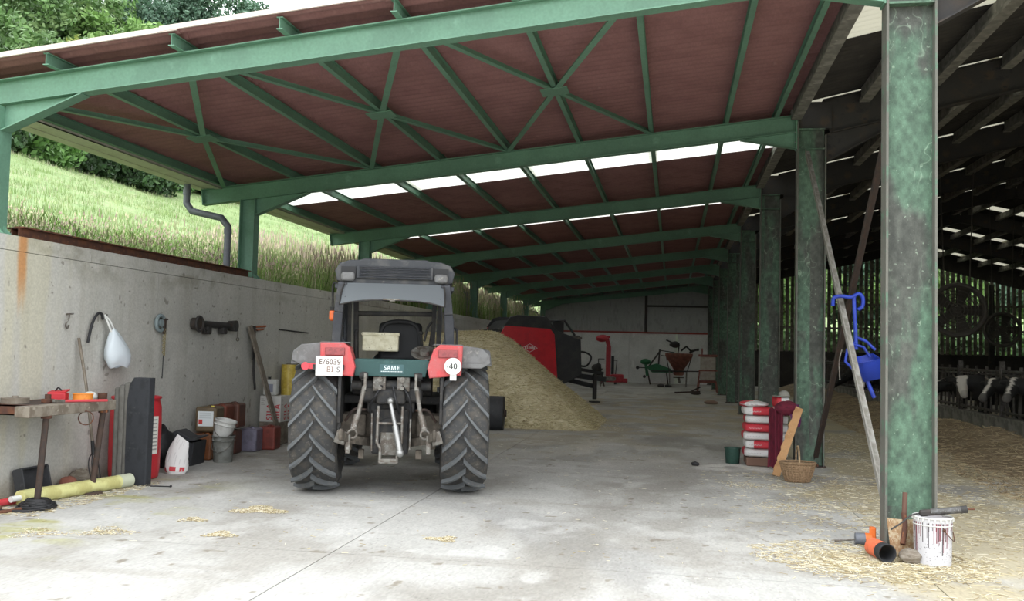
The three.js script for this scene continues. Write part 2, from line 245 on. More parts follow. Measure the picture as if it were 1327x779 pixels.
// ---- purlins
const PX = [-7.42, -6.22, -4.87, -3.755, -2.625, -1.505, -.38, .755, 1.5];
PX.forEach((x, i) => one('roof_purlin', i ? `green steel purlin under the red roof, ${ORD[i]} from the gutter` : 'green steel eaves purlin right beside the gutter', 'purlin', [ibeam([0, .061, 8.36 - 8.36], [0, .061, -(BACK - 8.36)], .12, .064, .008, .006)], M.green, [x, beamTop(x) + .002, -8.36], 0, 'green roof purlins'));
// ---- cross bracing under the first bay
[[-6.22, -7.42, -4.87, 'by the gutter'], [-3.755, -4.87, -2.625, 'in the middle of the first bay'], [-1.505, -2.625, -.38, 'nearest the old columns']].forEach(([xc, xa, xb, w]) => {
  const dc = D1 + 2.96, yo = -.012, t = thing('roof_cross_brace', `flat green cross brace under the red roof ${w}`, 'roof brace', [xc, beamTop(xc) + yo, -dc], 0, 'green cross braces');
  for (const [x, d] of [[xa, D1 + .1], [xb, D1 + .1], [xa, D1 + 5.9], [xb, D1 + 5.9]]) { const e = [(x - xc) * .985, beamTop(x) - beamTop(xc), -(d - dc)]; P(t, 'brace_arm', [bar([0, 0, 0], e, .075, .01), bar([0, .03, 0], [e[0], e[1] + .03, e[2]], .01, .055)], M.green); };
  P(t, 'centre_plate', box(.34, .014, .3, [0, -.008, 0], [0, 0, Math.atan(SL)]), M.green);
});
// ---- corrugated roof: rows of lapped sheets, with clear sheets in each bay behind the second frame
function corrugated(x0, x1, z0, z1, yf, amp = .028, pitch = .177, t = .008) {
  const n = Math.max(6, Math.round((z1 - z0) / pitch * 8)), L = Math.hypot(x1 - x0, yf(x1) - yf(x0));
  return shell(2, n, (u, v) => { const x = mix(x0, x1, u), z = mix(z0, z1, v); return [x, yf(x) + amp + amp * Math.cos(z / pitch * Math.PI * 2), z]; }, t, [L, z1 - z0]);
}
{
  const roof = struct('ceiling', 'underside of reddish brown corrugated lean-to roof with clear strips');
  const rows = [[-7.78, -4.8], [-4.98, -2.56], [-2.72, -.32], [-.48, 1.79]];
  const cuts = [[8.34, 16.4, 0]]; for (let k = 0; k < 6; k++) { const a = 16.4 + 6 * k; cuts.push([a, a + 1.05, 1], [a + 1.05, k < 5 ? a + 6 : BACK + .2, 0]); }
  cuts.forEach(([a, b, s]) => rows.forEach(([x0, x1], r) => { const g = corrugated(x0, x1, -b, -a, (x) => roofY(x) + (r % 2) * .01); P(roof, s ? 'skylight_sheet' : 'roof_sheet', g, s ? M.sky : M.roof, s ? 'clear skylight sheet' : null); }));
  const tr = struct('trim_1', 'pale weathered verge edging of the red roof');
  rows.forEach(([x0, x1], r) => P(tr, 'verge_strip', bar([x0, roofY(x0) + .035 + r % 2 * .01, -8.33 + r % 2 * .004], [x1, roofY(x1) + .035 + r % 2 * .01, -8.33 + r % 2 * .004], .02, .05), mat('#d2c2bc', .8)));
}
// ---- gutter and downpipes
{
  const g = thing('gutter', 'long beige box gutter along the eaves of red roof', 'gutter', [-7.71, 4.19, -8.36]); const L = BACK - 8.36;
  P(g, 'channel', [b6(-.24, .24, 0, .012, -L, 0), b6(-.25, -.238, 0, .11, -L, 0), b6(.228, .24, 0, .06, -L, 0)], M.gutter); P(g, 'lip', [b6(-.275, -.235, .1, .12, -L, 0), b6(-.05, -.04, -.006, 0, -L, 0)], M.gutter); P(g, 'end_cap', b6(-.25, .24, 0, .1, -.005, .008), M.gutter);
  [14.15, 32.15, 49.9].forEach((d, i) => {
    const t = thing('downpipe', `grey plastic downpipe bent back to the wall at the ${['second', 'fifth', 'last'][i]} roof frame`, 'downpipe', [-7.85, 4.18, -d], 0, 'grey downpipes');
    P(t, 'pipe', poly([[0, .02, 0], [0, -.3, 0], [.1, -.43, 0], [.62, -.54, 0], [.74, -.68, 0], [.74, -1.56, 0]], .055, 14), M.pvc);
    P(t, 'collar', cyl(.064, .064, .08, [0, -.12, 0]), M.pvc); P(t, 'collar', cyl(.064, .064, .08, [.74, -.76, 0]), M.pvc);
  });
}
// ---- rusty beams lying on the wall
[[-6.78, 8.82, 14.25, .06, 'nearest the yard'], [-6.93, 8.9, 14.35, .06, 'on the field side']].forEach(([x, a, b, y, w]) => one('rusty_beam', `long rusty steel beam lying on concrete wall top, ${w}`, 'steel beam', ibeam([0, y, 0], [.0, y, -(b - a)], .12, .11, .014, .012), M.rust, [x, WH, -a], 0, 'rusty beams on the wall'));
// ---- X bracing between first two old columns
{
  one('column_brace', 'pale grey angle brace rising from first column foot to second column head', 'brace', [bar([0, 0, 0], [0, 4.55, -5.55], .012, .075), bar([.03, 0, 0], [.03, 4.55, -5.55], .06, .012)], mottled([156, 154, 147], [130, 126, 118], [170, 168, 162], .5, .5, .3, 271, .8), [1.9, .12, -8.85]);
  one('column_brace', 'dark rusty angle brace falling from first column head to second column foot', 'brace', [bar([0, 0, 0], [0, -4.45, -5.5], .012, .08), bar([.03, 0, 0], [.03, -4.45, -5.5], .06, .012)], M.rustDark, [2.04, 4.62, -8.8]);
}
// ================================================================ COW BARN SHELL
M.oldSky = new THREE.MeshPhysicalMaterial({ color: '#d8d6cc', roughness: 1, transmission: .6, thickness: 0, side: THREE.DoubleSide, ior: 1.2 });
const RS = .226, RX = 10.9, barnB = (x) => x <= RX ? 4.88 + RS * (x - 1.8) : 4.88 + RS * (RX - 1.8) - RS * (x - RX), barnRoof = (x) => barnB(x) + .56;
const BEND = 2 * RX - XR;
for (let i = 0; i < 7; i++) {
  const d = D1 + BAY * i, t = thing('barn_truss', `dark barn roof truss meeting the ${ORD[i]} old column`, 'roof truss', [0, 0, -d], 0, 'dark barn roof trusses');
  const c = (x) => barnB(x) + .26;
  P(t, 'rafter', ibeam([XR + .43, c(XR + .43), 0], [RX, c(RX), 0], .52, .17, .014, .01), M.darkSteel); P(t, 'rafter', ibeam([RX, c(RX), 0], [BEND, c(BEND), 0], .52, .17, .014, .01), M.darkSteel);
  P(t, 'haunch', [extr([[XR + .422, 4.55], [XR + 1.7, barnB(XR + 1.7)], [XR + .422, barnB(XR + .422)]], .01, 0, [0, 0, -.005]), bar([XR + .422, 4.55, 0], [XR + 1.7, barnB(XR + 1.7), 0], .16, .014)], M.darkSteel);
  P(t, 'post', ibeam([BEND, 0, 0], [BEND, barnB(BEND) + .3, 0], .4, .2, .02, .012, [1, 0, 0]), M.darkSteel);
}
{
  const xs = []; for (let k = 0; k < 10; k++) xs.push(1.78 + .98 * k);
  const roof = struct('ceiling', 'dark old corrugated barn roof underside with purlins and skylight strips');
  for (let i = 0; i < 7; i++) { const z0 = -(D1 + BAY * i) - .1, z1 = -(D1 + BAY * (i + 1)) + .1; for (const x of [...xs, ...xs.map((q, k) => RX + .3 + .98 * k)]) { const near = x < RX, y = barnB(x) + (x < 2 ? .3 : .33); P(roof, 'purlin', merge([b6(x - .05, x + .05, y + .048, y + .215, z1, z0), b6(x - .075, x + .075, y, y + .05, z1 + .002, z0 - .002)]), M.concretePurlin); } }
  const cutsL = [[8.3, 8.7, 0], [8.7, 11.8, 1]], cutsR = [[8.3, 8.7, 0], [8.7, 10.5, 1]]; let a = 11.8, e = 10.5; for (let k = 1; k < 7; k++) { const s = D1 + 6 * k; cutsL.push([a, s + .1, 0], [s + .1, s + 2.3, 1]); a = s + 2.3; cutsR.push([e, s + 4.5, 0], [s + 4.5, s + 5.3, 1]); e = s + 5.3; } cutsL.push([a, BACK + .2, 0]); cutsR.push([e, BACK + .2, 0]);
  for (const [cuts, runs] of [[cutsL, [[1.84, 4.7, 0], [4.55, 7.8, .01], [7.65, RX, 0]]], [cutsR, [[RX, 14.2, 0], [14.05, 17.3, -.01], [17.15, BEND + .4, 0]]]]) for (const [p, q, s] of cuts) for (const [x0, x1, y] of runs) P(roof, s ? 'skylight_sheet' : 'roof_sheet', corrugated(x0, x1, -q, -p, (x) => barnRoof(x) + y), s ? M.oldSky : M.oldRoof);
}
{ // slatted gable
  const wg = struct('wall_gable', 'barn gable of spaced vertical timber boards above a low wall');
  const z = -BACK, yt = (x) => Math.min(4.81 + .222 * (x - 1.8), 6.85 - .26 * (x - RX));
  for (let x = 2.35; x < 20; x += .262) P(wg, 'slat', b6(x, x + .165, 1.86, yt(x + .08) + .05, z - .02, z + .01), M.slat);
  P(wg, 'rail', b6(2.2, 20, 3.05, 3.15, z + .012, z + .07), M.slat); P(wg, 'rail', b6(2.2, 20, 4.3, 4.4, z + .012, z + .07), M.slat);
  P(wg, 'base_wall', b6(2.2, 20, -.1, 1.9, z - .25, z + .0), M.oldRoof);
  P(wg, 'gable_boarding', extr([[2.2, yt(2.2)], [RX, yt(RX)], [20, yt(20)], [20, barnRoof(20)], [RX, barnRoof(RX)], [2.2, barnRoof(2.2)]], .03, 0, [0, 0, z - .01]), M.oldRoof);
  P(wg, 'post', [b6(11.3, 11.55, 0, 6.6, z + .07, z + .25), b6(15.6, 15.85, 0, 5.4, z + .07, z + .25), b6(6.6, 6.85, 0, 5.7, z + .07, z + .25)], M.darkSteel);
  const wf = struct('wall_front', 'boarded front gable of the cow barn beside the open passage'), zf = -8.3; for (let x = 8.2; x < 20; x += .3) P(wf, 'board', b6(x, x + .29, 0, barnRoof(Math.min(x + .15, 20)) - .02, zf, zf + .03), M.slat);
  P(wf, 'gable_boarding', extr([[2.3, 5.02], [8.2, 5.02], [8.2, barnRoof(8.2) - .02], [2.3, barnRoof(2.3) - .02]], .03, 0, [0, 0, zf]), M.slat);
  const wr = struct('wall_right', 'dark far side wall of the cow barn'); P(wr, 'base_wall', b6(BEND + .23, BEND + .45, -.1, 2.0, -BACK - .2, -8.3), M.oldRoof);
  P(wr, 'boarding', b6(BEND + .23, BEND + .29, 2.0, barnB(BEND) + .5, -BACK - .2, -8.3), M.slat);
}
// ================================================================ HILLSIDE AND PLANTS
const hillY = (x, d) => { const s = Math.max(0, -7.05 - x); return 2.58 + .29 * s + .0014 * s * s + .5 * (fbm(x * .12, d * .12, 3, 301) - .5) * sm(1, 8, s) + .12 * Math.max(0, d - 50) * sm(0, 6, s); };
{
  const m = mottled([112, 134, 82], [128, 146, 96], [100, 122, 72], 9, .5, .35, 311, .95);
  struct('hillside', 'steep green meadow slope rising behind the concrete wall', grid(70, 80, (u, v) => { const x = -7.08 - 82 * u * u - 3 * u, d = -4 + v * 130; return [x, hillY(x, d), -d]; }, [85, 130]), m);
  struct('field_bank', 'grassy bank rising behind the barn', grid(30, 14, (u, v) => { const x = -8 + u * 70, d = 52 + v * 60; return [x, -.3 + .2 * (d - 52) * sm(0, 10, d - 52) + .3 * fbm(x * .2, d * .2, 3, 5), -d]; }, [70, 60]), m);
  // grass blades: one tuft geometry, many copies
  const blade = (x, z, h, lean, a, w) => { const c = Math.cos(a), s = Math.sin(a), g = new THREE.BufferGeometry(), q = (t, k) => [x + c * (k * w * (1 - t) + 0) + s * lean * t * t, h * t * (1 - .15 * t * lean), z - s * k * w * (1 - t) + c * lean * t * t]; const p = []; for (let i = 0; i < 3; i++) { const a0 = q(i / 3, -1), a1 = q(i / 3, 1), b0 = q((i + 1) / 3, -1), b1 = q((i + 1) / 3, 1); p.push(...a0, ...a1, ...b1, ...a0, ...b1, ...b0); } g.setAttribute('position', new THREE.Float32BufferAttribute(p, 3)); g.computeVertexNormals(); return g; };
  const tuft = (n, h, sp, w) => merge(Array.from({ length: n }, () => blade(rnd(-sp, sp), rnd(-sp, sp), h * rnd(.6, 1.1), h * rnd(.1, .5), rnd(0, 6.3), w)));
  const gm = mat('#ffffff', .9), place = (x, y, z, s, sy = s) => new THREE.Matrix4().compose(V(x, y, z), new THREE.Quaternion().setFromAxisAngle(V(0, 1, 0), rnd(0, 6.3)), V(s, sy, s));
  const L1 = []; for (let i = 0; i < 9000; i++) { const s = .3 + 26 * rnd() ** 1.4, d = rnd(7, 62), x = -7.1 - s; L1.push(place(x, hillY(x, d) - .02, -d, rnd(.7, 1.5))); }
  const cols = (pal) => { const c = pal.map((h) => new THREE.Color(h)); return () => c[Math.floor(rnd(0, c.length))].clone().multiplyScalar(rnd(.8, 1.15)); };
  tag(inst(scene, 'meadow_grass', tuft(12, .17, .2, .008), gm, L1, cols(['#7b9158', '#889d64', '#708850', '#9aa678', '#adb090'])), 'short meadow grass growing over the green slope', 'grass', null, 'stuff');
  const L2 = [], L3 = []; for (let i = 0; i < 7000; i++) { const s = .05 + 3.2 * rnd() ** 1.3, d = 9 + 43 * rnd(), x = -7.1 - s, near = sm(13, 24, d); if (rnd() > .3 + .7 * near) continue; const y = hillY(x, d); (rnd() < .6 ? L2 : L3).push(place(x, y - .03, -d, rnd(.8, 1.2), rnd(.55, 1.1) * (.36 + .69 * near + .12 * sm(24, 30, d)))); }
  tag(inst(scene, 'tall_grass', tuft(9, .95, .16, .014), gm, L2, cols(['#6a8640', '#7c964e', '#5c7a38', '#8f9f66'])), 'tall green grass crowding the top of concrete wall', 'grass', null, 'stuff');
  const seedHead = merge([...Array.from({ length: 7 }, () => { const x = rnd(-.18, .18), z = rnd(-.18, .18), h = rnd(.8, 1.15), lx = rnd(-.15, .15); return merge([blade(x, z, h, lx, rnd(0, 6), .006), new THREE.ConeGeometry(.016, .17, 5).toNonIndexed().translate(x + lx * .3, h, z + lx * .6)].map((g) => { for (const k of Object.keys(g.attributes)) if (k !== 'position' && k !== 'normal') g.deleteAttribute(k); return g; })); })]);
  tag(inst(scene, 'flowering_grass', seedHead, gm, L3, cols(['#b3aa8a', '#a8968a', '#bab092', '#9c8a7a', '#8f966a', '#86965e'])), 'dry beige seed heads of tall grass above the wall', 'grass', null, 'stuff');
  // leaves
  const leafy = merge(Array.from({ length: 16 }, () => { const g = new THREE.PlaneGeometry(.16, .26, 1, 2); const p = g.attributes.position; for (let k = 0; k < p.count; k++) if (Math.abs(p.getY(k)) > .1) p.setX(k, p.getX(k) * .25); g.rotateX(rnd(-1.4, 1.4)); g.rotateY(rnd(0, 6.3)); g.translate(rnd(-.34, .34), rnd(-.3, .3), rnd(-.34, .34)); return g.toNonIndexed(); }));
  const lm = new THREE.MeshPhysicalMaterial({ color: '#ffffff', roughness: .85, transmission: .25, thickness: 0, side: THREE.DoubleSide });
  const bark = mat('#5d5146', .95);
  function crown(o, blobs, n, pal, sc = 1) { const L = []; const vol = blobs.map((b) => b[3] * b[4] * b[5]), tot = vol.reduce((a, b) => a + b); blobs.forEach((b, i) => { for (let k = 0; k < n * vol[i] / tot; k++) { const v = V(rnd(-1, 1), rnd(-1, 1), rnd(-1, 1)); if (v.lengthSq() < .01) continue; v.normalize().multiplyScalar(rnd(.55, 1.04)); L.push(new THREE.Matrix4().compose(V(b[0] + v.x * b[3], b[1] + v.y * b[4], b[2] + v.z * b[5]), new THREE.Quaternion().setFromEuler(new THREE.Euler(rnd(0, 6), rnd(0, 6), rnd(0, 6))), V(1, 1, 1).multiplyScalar(sc * rnd(.7, 1.3)))); } }); inst(o, 'foliage', leafy, lm, L, cols(pal)); }
  function tree(name, label, x, d, h, w, pal, group, y0 = hillY(x, d)) {
    const o = thing(name, label, 'tree', [x, y0 - .1, -d], rnd(0, 6), group); const bl = [];
    P(o, 'trunk', [rod([0, 0, 0], [rnd(-.2, .2), h * .55, rnd(-.2, .2)], .05 + .018 * h, 8, .03 + .008 * h)], bark);
    for (let k = 0; k < 9; k++) { const t = k / 8, a = k * 2.4, r = w * .62 * Math.sin(Math.PI * (.25 + .6 * (1 - t))); const b = [Math.cos(a) * r * .75, h * (.34 + .55 * t), Math.sin(a) * r * .75]; bl.push([...b, w * rnd(.34, .5) * (1 - .3 * t), h * rnd(.13, .18), w * rnd(.34, .5) * (1 - .3 * t)]); P(o, 'branch', rod([0, h * (.2 + .3 * t), 0], b, .05, 5, .02), bark); }
    crown(o, bl, 800 * h * w / 40, pal, 1.15);
  }
  const mid = ['#57783f', '#64864a', '#4b6a36', '#77925a'], pale = ['#74984e', '#80a45c', '#688c44', '#8dab68'], darkp = ['#486850', '#54755e', '#405e40', '#65846c'], yel = ['#8d9a46', '#98a250', '#7c8e40', '#6c843c'];
  const T = [[-45, 55, 28, 9, mid, 'broad mid green tree on the hill'], [-38, 49, 20.5, 6, mid, 'rounded mid green tree at the hilltop edge'], [-38, 54.5, 20.5, 5, yel, 'yellowish green tree at the hilltop'], [-44, 62, 27, 7, mid, 'slim green tree behind the yellowish one'], [-38, 60, 24.6, 6.5, pale, 'pale fresh green tree on the hilltop'], [-46, 75, 33, 8, darkp, 'tall dark tree standing behind the pale one'], [-42, 74, 29, 7, darkp, 'bluish green tree with wide airy crown'], [-43, 80, 34, 9, darkp, 'tall bluish green tree beyond the pale one'], [-41, 84, 33.5, 7, darkp, 'last bluish green tree of the hilltop row'], [-42, 94, 37.3, 4.5, mid, 'lone small distant tree above the roof edge'], [-52, 62, 33, 9, mid, 'large green tree at the back of the hill']];
  for (const [x, d, top, w, pal, l] of T) tree('hill_tree', l, x, d, top - hillY(x, d), w, pal, 'trees on the hilltop');
  for (let i = 0; i < 13; i++) {
    const d = 30 + i * 4.2, x = -30.5 - rnd(0, 2), l = `dense hedge shrub along the meadow top, ${i < 11 ? ORD[i] : i === 11 ? 'twelfth' : 'thirteenth'} in the hedge going uphill from the yard side`;
    const o = thing('hedge_shrub', `dark green hedge shrub at the top of meadow slope`, 'shrub', [x, hillY(x, d) - .1, -d], 0, 'hedge above the meadow');
    P(o, 'stem', [0, 1, 2].map(() => rod([rnd(-.5, .5), 0, rnd(-1, 1)], [rnd(-.8, .8), 2, rnd(-1.4, 1.4)], .05, 5)), bark);
    crown(o, [[0, 1.3, 0, 1.6, 1.4, 2.3], [-.6, 2.6, rnd(-.5, .5), 1.5, 1.2, 2]], 900, i % 3 ? ['#33502c', '#3d5c34', '#2c4526', '#4d6c3c'] : ['#5d8440', '#4d7236', '#6c9450'], 1.1);
  }
  const G = [[3, 62], [7, 60], [11, 63], [15, 60.5], [19, 63], [23.5, 61]]; G.forEach(([x, d], i) => tree('barn_tree', 'green tree standing behind the slatted barn gable', x, d, 9 + (i % 3), 5.5, i % 2 ? pale : darkp, 'trees behind the barn', 1.5));
  for (const [x, d] of [[4, 55], [7.5, 55], [11, 55.5], [14.5, 55], [18, 55.5]]) { const o = thing('barn_shrub', 'dark bush growing close behind slatted barn gable', 'shrub', [x, 0, -d], 0, 'bushes behind the barn'); crown(o, [[0, 1.6, 0, 2, 1.6, 1]], 700, ['#3d5c34', '#4d6c3c', '#5d8440'], 1.1); P(o, 'stem', rod([0, -.3, 0], [0, 1.6, 0], .06, 6), bark); }
}
// ================================================================ CHOPPED STRAW HEAP
const heapY = (x, d) => {
  const a = (-1.5 - .2 * Math.max(0, d - 22.5) - x) * .8, b = (d - 19.2) * .95, c = (28 - d) * 1.1, e = 2.06 - .1 * Math.max(0, -5 - x);
  const sm2 = (p, q, k) => { const h = cl(.5 + .5 * (q - p) / k); return q + (p - q) * h - k * h * (1 - h); };
  let h = sm2(sm2(a, b, .5), sm2(c, e, .35), .3) - .03; h += .16 * (fbm(x * 1.4, d * 1.4, 4, 321) - .5) * sm(0, .6, h) + .05 * (fbm(x * 7, d * 7, 3, 331) - .5);
  return h;
};
{
  const hm = mottled([206, 196, 164], [190, 178, 144], [216, 208, 180], 1.2, .5, .35, 341, .95, { bumpMap: grainBump, bumpScale: .02 });
  const o = thing('straw_heap', 'large heap of pale chopped straw piled against the wall', 'heap', [0, 0, 0]);
  P(o, 'heap_body', grid(130, 200, (u, v) => { const x = mix(-6.64, -1.0, u), d = mix(18.7, 28.4, v); return [x, Math.max(heapY(x, d), -.02), -d]; }, [5.6, 12.9]), hm);
  const st = boxUV(new THREE.BoxGeometry(.007, .004, .11)), L = []; let n = 0;
  while (n < 24000) { const x = rnd(-6.6, -1.1), d = 19 + 8.6 * rnd() ** 1.4, h = heapY(x, d); if (h < -.03 || (h < 0.02 && rnd() > .3)) continue; n++; L.push(new THREE.Matrix4().compose(V(x, Math.max(h, 0) + .006, -d), new THREE.Quaternion().setFromEuler(new THREE.Euler(rnd(-.5, .5), rnd(0, 6.3), rnd(-.4, .4))), V(1, 1, rnd(.5, 1.5)))); }
  const c = ['#cbbf98', '#bcae86', '#d6cca8', '#a59878', '#b5ab80'].map((h) => new THREE.Color(h)); inst(o, 'straw', st, mat('#ffffff', .9), L, () => c[Math.floor(rnd(0, 5))].clone().multiplyScalar(rnd(.8, 1.1)));
}
// ---- hay along the feed fence
{
  const hy = (x, d) => .3 * Math.exp(-(((x - 5.85) / .65) ** 2)) * (.6 + .8 * fbm(x, d * .8, 3, 351)) + .1 * (fbm(x * 3, d * 3, 3, 361) - .35) * sm(4.1, 5.2, x) - .02;
  const o = thing('hay_windrow', 'long windrow of brownish hay along the feed fence', 'hay', [0, 0, 0]);
  P(o, 'hay_body', grid(40, 240, (u, v) => { const x = mix(4.0, 6.93, u), d = mix(11.5, 47, v); return [x, hy(x, d), -d]; }, [2.9, 35]), mottled([146, 130, 104], [124, 108, 86], [162, 148, 122], 1.2, .5, .35, 371, .95, { bumpMap: grainBump, bumpScale: .02 }));
  const st = boxUV(new THREE.BoxGeometry(.006, .004, .14)), L = []; for (let i = 0; i < 9000; i++) { const x = rnd(4.0, 6.9), d = 12 + 20 * rnd() ** 1.4, h = hy(x, d); if (h < -.02) continue; L.push(new THREE.Matrix4().compose(V(x, Math.max(h, 0) + .006, -d), new THREE.Quaternion().setFromEuler(new THREE.Euler(rnd(-.5, .5), rnd(0, 6.3), rnd(-.4, .4))), V(1, 1, rnd(.5, 1.6)))); }
  const c = ['#a8977a', '#8c7a60', '#bcac8c', '#756650'].map((h) => new THREE.Color(h)); inst(o, 'straw', st, mat('#ffffff', .9), L, () => c[Math.floor(rnd(0, 4))]);
}
// ---- loose straw on the floor
{
  const st = boxUV(new THREE.BoxGeometry(.004, .0025, .085)), L = []; const add = (x, d, s = 1) => L.push(new THREE.Matrix4().compose(V(x, rnd(.002, .012), -d), new THREE.Quaternion().setFromEuler(new THREE.Euler(rnd(-.06, .06), rnd(0, 6.3), 0)), V(rnd(.6, 1.4), 1, s * rnd(.3, 1.5))));
  for (let i = 0; i < 2600; i++) { const a = rnd(0, 6.3), r = rnd() ** .6 * (.75 + .5 * fbm(2 + Math.cos(a) * 2, 2 + Math.sin(a) * 2, 3, 9)); add(1.65 + Math.cos(a) * r * 1.0, 8.05 + Math.sin(a) * r * .75, .8); }
  for (let i = 0; i < 1800; i++) { const x = 2.9 + (rnd() + rnd() + rnd() - 1.5) * 1.5, d = 6.6 + 6 * rnd() ** 1.3; add(x, d, .8); }
  for (let i = 0; i < 1300; i++) add(1.75 + (rnd() + rnd() + rnd() - 1.5) * 1.1, 9 + 4.6 * rnd(), .7);
  for (let i = 0; i < 3500; i++) add(3.3 + (rnd() + rnd() + rnd() - 1.5) * 1.4, 9 + 12 * rnd(), .7);
  const patch = (x, d, r, n) => { for (let i = 0; i < n; i++) { const a = rnd(0, 6.3), q = r * Math.sqrt(rnd()) * (.7 + .3 * Math.sin(a * 3 + x)); add(x + Math.cos(a) * q, d + Math.sin(a) * q * .8, .22); } };
  patch(-3.95, 8.75, .32, 2200); patch(-3.75, 7.55, .18, 600); patch(-4.3, 8.1, .16, 300); patch(-1.9, 7.9, .17, 600); patch(-4.7, 7.4, .3, 350); patch(-5.2, 7.2, .3, 300); patch(.95, 12.2, .5, 260); patch(1.25, 10.6, .5, 300); patch(-1.7, 20.4, 1.2, 700);
  for (let i = 0; i < 1500; i++) { const t = rnd(); add(-6.6 + rnd() * .9, 7.8 + 2.3 * t, .8); } for (let i = 0; i < 1200; i++) add(rnd(-6, 1.6), rnd(7, 30), .5);
  const c = ['#c6b994', '#ab9c76', '#d6ccb0', '#948464', '#e2dcc8'].map((h) => new THREE.Color(h)); tag(inst(scene, 'loose_straw', st, mat('#ffffff', .9), L, () => c[Math.floor(rnd(0, 5))]), 'loose straw strewn over the concrete floor', 'straw', null, 'stuff');
}
// ================================================================ TRACTOR
{
  const t = thing('tractor', 'dusty black tractor with red rear fenders parked on the concrete', 'tractor', [-3.13, 0, -10.38], 14.5 * Math.PI / 180);
  const tyreM = mottled([60, 60, 60], [78, 74, 68], [98, 94, 88], .3, .48, .34, 401, .85, { bumpMap: grainBump, bumpScale: .005 }), lugM = mottled([92, 95, 97], [106, 106, 104], [128, 126, 120], .25, .4, .28, 403, .85);
  const dusty = mottled([62, 64, 68], [82, 82, 82], [98, 96, 92], .7, .45, .3, 405, .75), cabM = mottled([58, 60, 66], [72, 73, 76], [86, 85, 84], .6, .45, .3, 407, .65), blk = mottled([36, 36, 37], [54, 51, 47], [70, 64, 58], .3, .45, .3, 409, .75, { bumpMap: grainBump, bumpScale: .004 });
  const fGrey = mottled([116, 116, 116], [100, 99, 98], [134, 132, 128], .6, .45, .3, 411, .8), fRed = mottled([190, 74, 76], [178, 88, 88], [170, 120, 118], .5, .45, .3, 413, .6), lens = mottled([150, 70, 72], [128, 60, 62], [112, 74, 72], .12, .45, .3, 415, .4);
  // tyre with separate tread lugs; axis along x
  function lug(R, r0, hw, side, sweep, w) {   // from centre line to shoulder, apex up at the rear
    const seg = 4, ring = []; for (let i = 0; i <= seg; i++) { const u = i / seg, x = side * mix(-.015, hw, u), ph = sweep * Math.pow(u, .9), Rr = R - .045 * u * u, wi = w * (.8 + .35 * u), ca = .72; ring.push([[x, ph - wi / R * ca, r0 - .02], [x, ph + wi / R * ca, r0 - .02], [x, ph + wi / R * ca * .72, Rr], [x, ph - wi / R * ca * .72, Rr]]); }
    const pos = (q) => [q[0], q[2] * Math.cos(q[1]), q[2] * Math.sin(q[1])], p = [], F = (a, b, c, d) => p.push(...pos(a), ...pos(b), ...pos(c), ...pos(a), ...pos(c), ...pos(d));
    for (let i = 0; i < seg; i++) for (let k = 0; k < 4; k++) F(ring[i][k], ring[i][(k + 1) % 4], ring[i + 1][(k + 1) % 4], ring[i + 1][k]);
    F(ring[0][3], ring[0][2], ring[0][1], ring[0][0]); F(...ring[seg]);
    const g = new THREE.BufferGeometry(); g.setAttribute('position', new THREE.Float32BufferAttribute(p, 3)); g.computeVertexNormals(); return boxUV(g);
  }
  function wheel(name, x, z, R, W, n, rimR) {
    const hw = W / 2, r0 = R - .058, carcass = lathe([[rimR, -hw * .72], [rimR + .03, -hw * .86], [mix(rimR, r0, .55), -hw * 1.04], [r0 - .07, -hw], [r0 - .015, -hw * .86], [r0, -hw * .4], [r0 + .004, 0], [r0, hw * .4], [r0 - .015, hw * .86], [r0 - .07, hw], [mix(rimR, r0, .55), hw * 1.04], [rimR + .03, hw * .86], [rimR, hw * .72]], null, [0, 0, Math.PI / 2], 48);
    const w = P(t, name, carcass, tyreM); w.position.set(x, R, z);
    P(w, 'rim', [lathe([[rimR, -hw * .75], [rimR - .02, -hw * .5], [rimR - .05, 0], [rimR * .45, .02 * Math.sign(x)], [.1, .05 * Math.sign(x)], [.001, .05 * Math.sign(x)]], null, [0, 0, -Math.PI / 2]), lathe([[rimR, hw * .75], [rimR - .02, hw * .5], [rimR - .05, 0]], null, [0, 0, -Math.PI / 2])], fGrey);
    P(w, 'hub', [cyl(.09, .11, .14, [0, 0, 0], [0, 0, Math.PI / 2]), ...Array.from({ length: 8 }, (_, k) => cyl(.014, .014, .09, [Math.sign(x) * .05, .13 * Math.cos(k * .785), .13 * Math.sin(k * .785)], [0, 0, Math.PI / 2], 6))], M.mud);
    for (const s of [-1, 1]) { const g = lug(R, r0, hw * .98, s, .42, W * .075); for (let k = 0; k < n; k++) { const l = P(w, 'tread_lug', g, lugM); l.rotation.x = (k + (s > 0 ? .5 : 0)) / n * Math.PI * 2; } }
  }
  wheel('rear_tyre', -.815, 0, .745, .5, 17, .43); wheel('rear_tyre', .815, 0, .745, .5, 17, .43);
  wheel('front_tyre', -.68, -2.3, .56, .34, 15, .31); wheel('front_tyre', .68, -2.3, .56, .34, 15, .31);
  // driveline
  P(t, 'axle_housing', [cyl(.13, .16, .42, [-.42, .745, 0], [0, 0, Math.PI / 2]), b6(-.56, -.28, .63, .87, .1, .22, .02)], M.mud); P(t, 'axle_housing', [cyl(.16, .13, .42, [.42, .745, 0], [0, 0, Math.PI / 2]), b6(.28, .56, .63, .87, .1, .22, .02)], M.mud);
  P(t, 'gearbox', [b6(-.23, .23, .5, 1.12, -.5, .32, .05), b6(-.2, .2, .45, .95, .3, .42, .03), cyl(.13, .13, .1, [0, .72, .44], [Math.PI / 2, 0, 0]), b6(-.19, .19, .5, 1.0, -1.4, -.5, .04)], blk);
